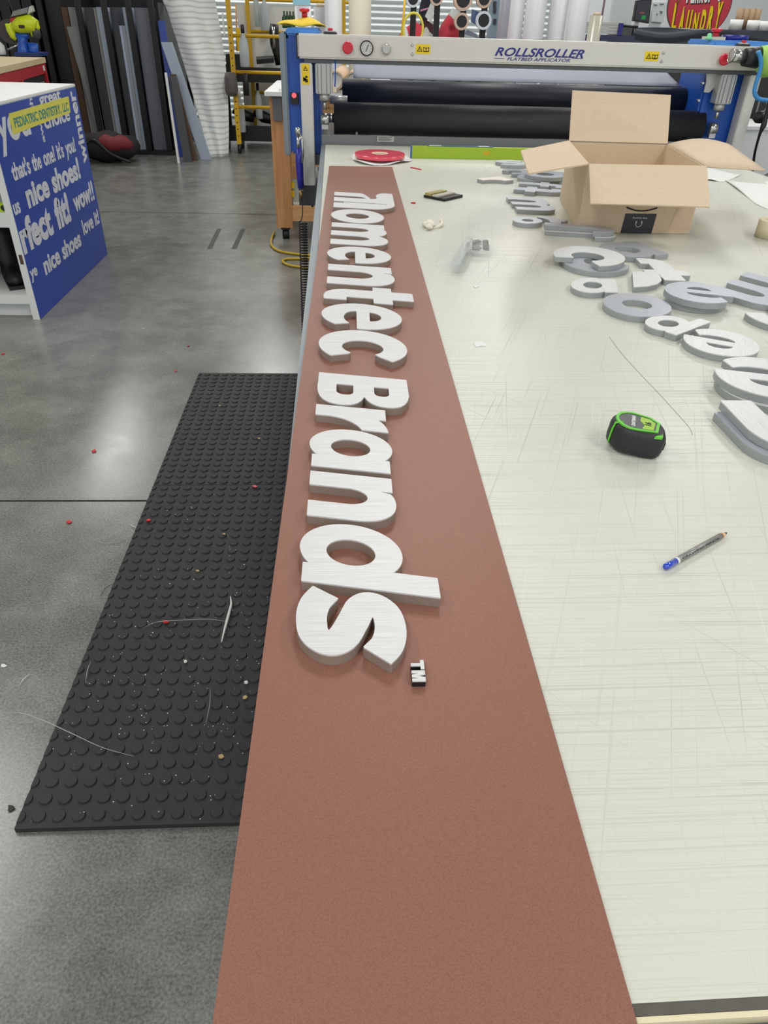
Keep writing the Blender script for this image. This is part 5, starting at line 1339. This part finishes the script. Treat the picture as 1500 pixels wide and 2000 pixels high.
# ================================================================== VINYL ROLLS STANDING BEHIND THE GANTRY
def roll(u, v, wpx, y, m, lab, top=2.3, z0=0.0, name='vinyl_roll', group='white rolls standing behind the gantry', core=True):
    p = Yp(u, v, y); q = Yp(u+wpx/2, v, y); r = (q.x-p.x)
    t = thing(name, lab, 'roll', (p.x, y, z0), 0, group)
    obj('roll_body', MB().cyl((p.x, y, z0), (p.x, y, top), r, n=36), m, t)
    obj('roll_core', MB().ring((p.x, y, top+.0005), (p.x, y, top+.02), r*.55, r*.45, 24), M_card, t)
    return t
t_ = Yp(590, 12, 7.4).z
roll(592, 30, 32, 7.4, M_vinylr, 'short white roll standing above the yellow cloth', t_)
roll(626, 30, 27, 7.5, M_vinylr, 'short white roll beside the one above the yellow cloth', Yp(626, 14, 7.5).z)
roll(651, 30, 34, 7.3, M_vinylr, 'tall white roll left of the cream roll')
roll(703, 30, 44, 7.3, M_creamr, 'wide cream coloured roll left of the ribbed door')
roll(984, 40, 22, 7.7, mat('silver_grey_roll', (160, 160, 170), .35), 'narrow silver grey roll at the left of the white rolls')
roll(1008, 40, 28, 7.4, M_vinylr, 'narrow white roll right of the silver grey one')
roll(1044, 40, 40, 7.3, M_vinylr, 'wide white roll in the middle of the white rolls')
roll(1088, 40, 34, 7.4, M_vinylr, 'white roll with a thin yellow edge to its right')
roll(1128, 40, 36, 7.3, M_vinylr, 'rightmost tall white roll beside the clear cylinder')
p = Yp(1107.5, 40, 7.45); single('yellow_strip', MB().cyl((p.x, 7.35, 0), (p.x, 7.35, 2.3), .006, n=8), mat('yellow_edge', (214, 190, 96), .5), 'thin yellow edge strip between two white rolls', 'strip')
roll(1161, 60, 25, 6.6, mat('beige_clear_roll', (178, 176, 160), .2), 'short beige glossy cylinder right of the tall white rolls', Yp(1161, 30, 6.6).z, 0, 'film_roll', 'film rolls')
# taped label box on the blue post (light blue card)
p0_, p1_ = Yp(573, 10, 7.25), Yp(606, -6, 7.25)
single('blue_card', MB().b2((p0_.x, 7.20, p0_.z), (p1_.x, 7.25, p0_.z+.12)), mat('pale_cyan_card', (140, 192, 204), .6), 'pale cyan card on top of the short white roll', 'card')

# roll rack: black uprights with tube cradles
YK = 6.9
rk = thing('roll_rack', 'black upright rack with ring cradles holding roll ends behind the beam', 'rack', (1.0, YK, 0))
for u in (807, 853, 904, 945):
    x = Yp(u, 40, YK).x; obj('rack_post', MB().b2((x-.022, YK, 0), (x+.022, YK+.04, 2.2)), M_rack, rk)
obj('rack_foot', MB().b2((Yp(800, 40, YK).x, YK+.041, .0), (Yp(950, 40, YK).x, YK+.08, .05)), M_rack, rk)
obj('rack_rail', MB().b2((Yp(800, 40, YK).x, YK+.041, 1.1), (Yp(950, 40, YK).x, YK+.08, 1.15)), M_rack, rk)
kk = mat('kraft_core', (196, 168, 150), .6); wk = mat('white_core', (200, 206, 216), .4)
for u, v, r, m, lab in ((807, -2, .055, wk, 'roll end in the first cradle from the left at the top edge'), (905, -1, .075, kk, 'large kraft roll end at the top of the third post'), (902, 42, .058, kk, 'kraft roll end lower on the third post'), (945, 40, .062, wk, 'white roll end lower on the fourth post'), (946, -2, .06, kk, 'kraft roll end at the top of the fourth post'), (853, -4, .05, kk, 'kraft roll end at the top of the second post')):
    p = Yp(u, v, YK-.06); t = thing('racked_roll', lab, 'roll', (p.x, YK-.06, p.z), 0, 'roll ends in the black rack')
    obj('roll_ring', MB().ring((p.x, YK-.06, p.z), (p.x, YK-.001, p.z), r, r*.72), m, t)
    obj('core_plug', MB().cyl((p.x, YK-.055, p.z), (p.x, YK-.001, p.z), r*.70), M_black, t)
# red tarp, white bags, folded sheets behind the beam
def mound(name, u0, u1, vt, y, m, lab, cat, d=.3, skew=.5):
    a = Yp(u0, 78, y).x; b = Yp(u1, 78, y).x; zt_ = Yp((u0+u1)/2, vt, y).z; z0 = 1.05
    def f(s, t):
        an = PI*s; x = (a+b)/2-(b-a)/2*math.cos(an); zz = z0+(zt_-z0)*(max(0, math.sin(an))**.75)*(1-.35*(2*t-1)**2)+.010*math.sin(s*23+t*5); return (x+.01*math.sin(9*t), y+d*(t-.5), zz)
    return single(name, MB().grid(f, 30, 10, .01), m, lab, cat)
tb_ = thing('packing_bench', 'grey bench behind the gantry carrying the red cloth and bags', 'bench', (1.0, 7.4, 0))
xx0, xx1 = Yp(770, 60, 7.2).x, Yp(985, 60, 7.2).x
obj('bench_top', MB().b2((xx0, 7.05, .99), (xx1, 7.9, 1.03)), M_grey, tb_)
for x in (xx0+.03, xx1-.08):
    for y in (7.1, 7.8): obj('leg', MB().b2((x, y, 0), (x+.05, y+.05, .989)), M_grey, tb_)
CR_ = mat('crimson_cloth', (186, 40, 58), .7, 0, .12, 20)
mound('red_cloth', 852, 905, 28, 7.35, CR_, 'larger crimson cloth mound between the second and third rack posts', 'cloth')
mound('red_cloth', 772, 850, 45, 7.66, CR_, 'lower crimson cloth mound behind the first rack post', 'cloth')
mound('white_bag', 820, 846, 55, 7.15, mat('off_white_bag', (196, 194, 184), .7), 'off-white bag between the first two rack posts', 'bag', .1)
mound('white_bag', 784, 800, 54, 7.15, M_paper, 'small white bag left of the first rack post', 'bag', .1)
a_ = [Yp(823, -5, 7.2), Yp(842, -5, 7.2), Yp(832, 22, 7.2), Yp(846, 62, 7.2), Yp(836, 50, 7.2), Yp(812, 40, 7.2), Yp(813, 25, 7.2)]
single('dark_strap_roll', MB().slab([Yp(816, 32, 7.2), Yp(834, 40, 7.2), Yp(845, -5, 7.2), Yp(824, -5, 7.2)], .04), mat('navy_black_fabric', (30, 30, 42), .7), 'dark draped fabric between the first two rack posts', 'fabric')
single('dark_red_fabric', MB().slab([Yp(820, 48, 7.22), Yp(846, 68, 7.22), Yp(848, 50, 7.22), Yp(826, 34, 7.22)], .04), mat('maroon_fabric', (88, 44, 52), .7), 'maroon fabric below the dark drape', 'fabric')
single('white_sheet_corner', MB().slab([Yp(830, 32, 7.12), Yp(843, 46, 7.12), Yp(851, 2, 7.12), Yp(843, 2, 7.12)], .01), M_paper, 'white folded sheet corner against the second rack post', 'sheet')
single('pink_label', MB().slab([Yp(821, 22.5, 7.1), Yp(837, 17.5, 7.1), Yp(837, 14.5, 7.1), Yp(821, 19, 7.1)], .004), mat('pink_label', (214, 140, 180), .5), 'small pink label on the dark draped fabric', 'label')
single('printed_film', MB().slab([Yp(920, 42, 6.97), Yp(943, 58, 6.97), Yp(946, 28, 6.97), Yp(922, 18, 6.97)], .05), mat('blue_red_film', (92, 116, 160), .4, 0, .3, 8), 'blue printed film roll between the third and fourth rack posts', 'film')
single('grey_film', MB().slab([Yp(905, 66, 7.25), Yp(936, 76, 7.25), Yp(930, 66, 7.25), Yp(912, 58, 7.25)], .03), mat('grey_violet_film', (130, 130, 150), .4), 'grey film lying at the feet of the rack posts', 'film')
single('pale_tube', MB().slab([Yp(878, 30, 7.2), Yp(896, 48, 7.2), Yp(900, 26, 7.2), Yp(884, 16, 7.2)], .06), M_paper, 'pale tube sloping behind the third rack post', 'tube')
for u, lab in ((930, 'left'), (962, 'right')):
    p = Yp(u, 78, 7.1); single('white_cup', MB().lathe((p.x, 7.10, 1.0305), [(.034, 0), (.036, .02), (.036, .28)], n=20), M_paper, 'white cup behind the beam, the %s of the two' % lab, 'cup', 'white cups')
obj_ = single('grey_electric_box', MB().b2((Yp(956, 40, 7.9).x, 7.9, 1.05), (Yp(978, 40, 7.9).x, 8.0, 2.0)), mat('blue_grey_enamel', (136, 156, 168), .4), 'tall blue grey electric box left of the white rolls', 'electric box')
for v in (8, 20, 42):
    p = Yp(966, v, 7.9); obj('latch', MB().b2((p.x-.015, 7.89, p.z-.02), (p.x+.015, 7.899, p.z+.02)), M_dgrey, obj_)
# yellow cord and coiled yellow hose
p0 = Yp(791, -8, 6.7); p1 = Yp(783, 78, 6.7)
single('yellow_rope', MB().tube([p0, p0.lerp(p1, .5)+Vector((.004, 0, 0)), p1], .008, 8), mat('golden_cord', (226, 178, 20), .5), 'golden yellow cord hanging behind the beam', 'rope')
c_ = Yp(807, 54, 6.7); pts = [c_+Vector((.077*math.cos(a), 0, .105*math.sin(a)-.01)) for a in [2*PI*k/24 for k in range(24)]]
single('yellow_coil', MB().tube(pts, .009, 8, closed=True), mat('lemon_hose', (214, 200, 70), .5), 'loop of lemon yellow hose around the first rack post', 'hose')

# ================================================================== RIGHT BACKGROUND
# blue shelving rails
YS = 9.0
bs = thing('blue_rack', 'pale steel rails with dark blue end brackets behind the beige cylinder', 'rack', (3.0, YS, 0))
xa_, xb2 = Yp(1145, 60, YS).x, Yp(1210, 60, YS).x
for v in (46, 51, 57, 63): 
    z = Yp(1170, v, YS).z; obj('rail', MB().b2((xa_, YS, z-.012), (xb2, YS+.03, z+.012)), M_alu, bs)
obj('end_bracket', MB().b2((xb2-.02, YS-.02, Yp(1210, 70, YS).z), (xb2+.025, YS-.0005, Yp(1210, 45, YS).z)), M_navy, bs)
obj('lower_beam', MB().b2((xa_, YS-.02, Yp(1180, 76, YS).z-.02), (Yp(1238, 76, YS).x, YS-.0005, Yp(1180, 68, YS).z)), mat('dark_navy_steel', (50, 54, 82), .4), bs)
for x in (xa_+.05, xb2-.1): obj('upright', MB().b2((x, YS+.031, 0), (x+.05, YS+.07, Yp(1180, 44, YS).z)), M_alu, bs)
obj('thin_arm', MB().cyl((xb2+.026, YS-.01, Yp(1210, 50, YS).z), (Yp(1245, 52, YS).x, YS-.01, Yp(1245, 53, YS).z), .012, n=8), M_black, bs)
# white cupboard/partition left of monitor
single('white_partition', MB().b2((Yp(1195, 30, 11).x, 11.0, 0), (Yp(1236, 30, 11).x, 11.1, 2.6)), mat('off_white_partition', (200, 206, 204), .6), 'off-white partition left of the wall monitor', 'partition')
single('dark_pole', MB().cyl((Yp(1176, 30, 9.6).x, 9.6, 0), (Yp(1176, 30, 9.6).x, 9.6, 2.4), .012, n=8), mat('mauve_pole', (120, 92, 100), .5), 'thin dark pole behind the beige cylinder', 'pole')
# monitor
YM = 9.4
mn = thing('wall_monitor', 'black monitor standing above the dark covered machine', 'monitor', tuple(Yp(1250, 48, YM)))
q4 = [Yp(1235, 41, YM), Yp(1266, 46, YM), Yp(1272, -3, YM), Yp(1242, 1, YM)]
obj('casing', MB().slab(q4, .05), M_black, mn)
ins = [Vector(p)+Vector((0, -.027, 0)) for p in q4]; ce = sum(ins, Vector())/4; ins = [ce+(p-ce)*.86 for p in ins]
sc_ = obj('screen', MB().slab(ins, .003), mat('dark_screen', (30, 32, 44), .15), mn)
p = Yp(1257, 34, YM-.035); obj('green_glow', MB().b2((p.x-.022, YM-.034, p.z-.018), (p.x+.022, YM-.032, p.z+.018)), mat('green_pixels', (30, 130, 60), .4, emit=.3), sc_)
p = Yp(1254, 25, YM-.035); obj('red_glow', MB().b2((p.x-.03, YM-.034, p.z-.01), (p.x+.03, YM-.032, p.z+.01)), mat('dull_orange_pixels', (110, 64, 56), .4, emit=.2), sc_)
obj('stand', MB().b2((Yp(1244, 47, YM).x-.02, YM, 1.30), (Yp(1244, 47, YM).x+.02, YM+.03, q4[0].z)), M_alu, mn)
# whiteboard sheet
YW = 10.2
wp = [Yp(1272, 42, YW), Yp(1295, 44, YW), Yp(1301, 5, YW), Yp(1275, 5, YW)]
pb3 = single('notice_sheet', MB().slab(wp, .012), mat('notice_white', (196, 206, 204), .5), 'pale notice sheet with small handwriting right of the monitor', 'notice')
for k, (a, b) in enumerate((((1277, 9), (1284, 10)), ((1289, 8), (1297, 8)), ((1283, 26), (1284, 30)), ((1289, 22), (1294, 23)), ((1290, 25), (1294, 25)))):
    obj('pen_mark', MB().tube([Yp(a[0], a[1], YW-.012), Yp(b[0], b[1], YW-.012)], .004, 4), M_dgrey, pb3)
single('support_panel', MB().b2((Yp(1274, 20, YW).x, YW+.03, 0), (Yp(1300, 20, YW).x, YW+.06, wp[2].z+.1)), M_wall, 'white panel carrying the notice sheet', 'panel')
# round laundry sign (generic lettering on a red oval)
YG = 10.8
sg = thing('oval_sign', 'large red oval sign with yellow and white lettering against the back right wall', 'sign', tuple(Yp(1366, 60, YG)))
ctr = Yp(1367, 8, YG); rx = Yp(1428, 8, YG).x-ctr.x; rz = (ctr.z-Yp(1367, 77, YG).z)*1.0
XG = Matrix.Translation((ctr.x, YG, ctr.z)) @ Matrix.Rotation(math.radians(-3), 4, 'Y') @ Matrix.Rotation(PI/2, 4, 'X')
def ov(s): return [(rx*s*math.cos(2*PI*k/56), rz*s*math.sin(2*PI*k/56)) for k in range(56)]
dsk = obj('sign_disc', MB().prism([ov(1)], -.03, 0, XG), mat('sign_red', (188, 52, 66), .5), sg)
obj('sign_rim', MB().prism([ov(1.02), ov(1.0)], -.03, .004, XG), mat('sign_rim_grey', (90, 60, 60), .5), sg)
def arctext(s, r_, a0, a1, h, m, name, wd):
    for k, ch in enumerate(s):
        if ch in ' ': continue
        a = a0+(a1-a0)*k/(len(s)-1); hh = h*(1+.18*abs(2*k/(len(s)-1)-1)*2.2)
        for mm, off, zz in ((M_ink, .012, .0012), (m, 0, .0032)):
            X = XG @ Matrix.Translation((a*rx-wd/2+off, r_-.10*rz*(1-(a*1.15)**2)-off, zz))
            lettering(name if mm is m else name+'_shadow', ch, dsk, mm, X, w=wd, h=hh, bold=.05, depth=.002)
arctext('LAUNDRY', -.70*rz, -.72, .66, rz*.56, M_syellow, 'sign_letter', rx*.155)
arctext("PERKUP'S", .16*rz, -.40, .58, rz*.42, M_paper, 'sign_letter', rx*.12)
obj('flourish', MB().tube([XG @ Vector((x*rx, y*rz, .004)) for x, y in ((-.74, .02), (-.70, .12), (-.66, .20), (-.62, .30))], .012, 6), mat('dark_gold', (140, 100, 30), .5), dsk)
# dark film-covered machine
dm = thing('covered_machine', 'long dark machine covered with ribbed black film behind the right blue tower', 'machine', (4.3, 9.3, 0))
xm0, xm1 = Yp(1236, 60, 9.2).x, Yp(1560, 60, 9.2).x
def cov(u, v):
    x = xm0+(xm1-xm0)*u; z = .90+(Yp(1300, 54, 9.2).z-.90)*v; return (x, 9.18+.012*math.sin(v*26+1.6*math.sin(u*9)), z)
obj('ribbed_cover', MB().grid(cov, 60, 60, .006), mat('black_glossy_film', (58, 62, 70), .28, 0, .2, 5), dm)
obj('machine_body', MB().b2((xm0, 9.22, .0), (xm1, 9.9, Yp(1300, 54, 9.2).z-.004)), M_black, dm)
# cardboard tubes and paper rolls on it
zt2 = Yp(1300, 54, 9.2).z
for k in range(4):
    x = Yp(1443+k*11.5, 35, 9.55).x
    r = .036; z1 = Yp(1450, 16, 9.55).z
    t = thing('cardboard_core', ['leftmost', 'second', 'third', 'rightmost'][k]+' brown cardboard core standing on the white rolls at the right', 'tube', (x, 9.55, zt2+.0), 0, 'cardboard cores')
    obj('core_wall', MB().ring((x, 9.55, zt2), (x, 9.55, z1), r, r-.006, 24), mat('brown_core', (160, 134, 104), .7), t)
for k, (u, w_) in enumerate(((1437, 24), (1470, 22), (1492, 22))):
    x = Yp(u, 50, 9.35).x; r = Yp(u+w_/2, 50, 9.35).x-x
    t = thing('paper_roll', ['left white paper roll below the brown cores', 'middle white paper roll below the brown cores', 'right white paper roll at the edge of the photo'][k], 'roll', (x, 9.35, zt2), 0, 'short white paper rolls')
    obj('roll_body', MB().cyl((x, 9.35, zt2), (x, 9.35, Yp(u, 38+k*1.5, 9.35).z), r, n=28), M_paper, t)
# black shelf things right of the gantry, low
bk = thing('black_trolley', 'black trolley with clutter right of the table', 'trolley', (2.9, 4.6, 0))
obj('trolley_deck', MB().b2((2.20, 4.35, .50), (3.6, 5.5, .56)), M_black, bk)
for x in (2.24, 3.5):
    for y in (4.4, 5.4): obj('leg', MB().b2((x, y, 0), (x+.05, y+.05, .499)), M_black, bk)
obj('lower_deck', MB().b2((2.20, 3.70, .20), (3.6, 5.5, .24)), M_black, bk)
wc = thing('white_cabinet', 'white storage box behind the right post of the gantry', 'box', (2.9, 5.9, .561))
obj('box_body', MB().b2((2.30, 5.0, .561), (3.5, 5.45, .93)), M_white, wc); obj('box_lid', MB().b2((2.28, 4.99, .931), (3.52, 5.46, .95)), M_white, wc)
p = Yp(1490, 222, 4.98); lettering('lettering', 'D', wc, M_gsheet, XZpl(p.x-.04, 4.9985, p.z), h=.08, depth=.001)
ti = single('hose_coil', MB().tube([Vector((2.35+.11*math.cos(a), 4.62+.11*math.sin(a), .60)) for a in [2*PI*k/20 for k in range(20)]], .035, 10, closed=True), M_black, 'black ring shaped hose coil on the black trolley', 'hose')
mb = MB().sphere((2.62, 4.66, .66), .10, (1, 1, 1), 12)
rnd = random.Random(9)
for v in mb.bm.verts: v.co += Vector((rnd.uniform(-.02, .02), rnd.uniform(-.02, .02), rnd.uniform(-.02, .02)))
single('clear_bag', mb, mat('crinkled_grey_plastic', (150, 150, 150), .15, .5), 'crumpled clear plastic bag on the black trolley', 'bag')
obj('hand_knob', MB().lathe((2.135, 4.16, Yp(1472, 228, 4.17).z), [(.012, -.02), (.028, 0), (.030, .02), (.028, .045), (.01, .05)], (1, 0, 0), 14), M_black, g)
# heat gun hanging at the beam's right end
hg = thing('heat_gun', 'black and chrome heat gun with a lime green sleeve at the beam right end', 'heat gun', tuple(Yp(1445, 130, 4.09)))
hy_ = 4.09
obj('chrome_barrel', MB().cyl(Yp(1428, 108, hy_), Yp(1453, 112, hy_), .027, n=24), M_steel, hg)
obj('chrome_ring', MB().ring(Yp(1427, 108, hy_), Yp(1431, 109, hy_), .031, .026, 24), M_steel, hg)
obj('black_collar', MB().cyl(Yp(1453.5, 112, hy_), Yp(1480, 113, hy_), .038, .046, n=20), M_black, hg)
obj('lime_sleeve', MB().tube([Yp(1481, 112, hy_), Yp(1492, 112, hy_), Yp(1500, 125, hy_), Yp(1500, 148, hy_)], .05, 14, rads=[.048, .06, .06, .03]), mat('lime_sleeve', (168, 214, 100), .5), hg)
obj('blue_strap', MB().tube([Vector(p) for p in catmull([tuple(Yp(u, v, 4.03)) for u, v in ((1481, 100), (1486, 118), (1484, 140), (1476, 165), (1474, 182), (1482, 193), (1502, 196))], 6)], .010, 6), mat('sky_blue_strap', (60, 140, 204), .5), hg)
pts = [Yp(1505, 170, 4.1), Yp(1500, 205, 4.1), Yp(1493, 240, 4.1), Yp(1484, 262, 4.1), Yp(1474, 300, 4.15), Yp(1470, 335, 4.3)]
pts = [Vector(p) for p in catmull([tuple(p) for p in pts], 6)]
single('power_cord', MB().tube(pts, .007, 8, rads=[.007+.008*math.exp(-((i/len(pts)-.42)/.10)**2) for i in range(len(pts))]), M_black, 'black power cord hanging down beside the right post', 'cord')
single('black_equipment', MB().b2((2.32, 5.6, 0), (3.6, 6.2, 1.30)), M_black, 'black equipment cabinet behind the white storage box', 'cabinet')
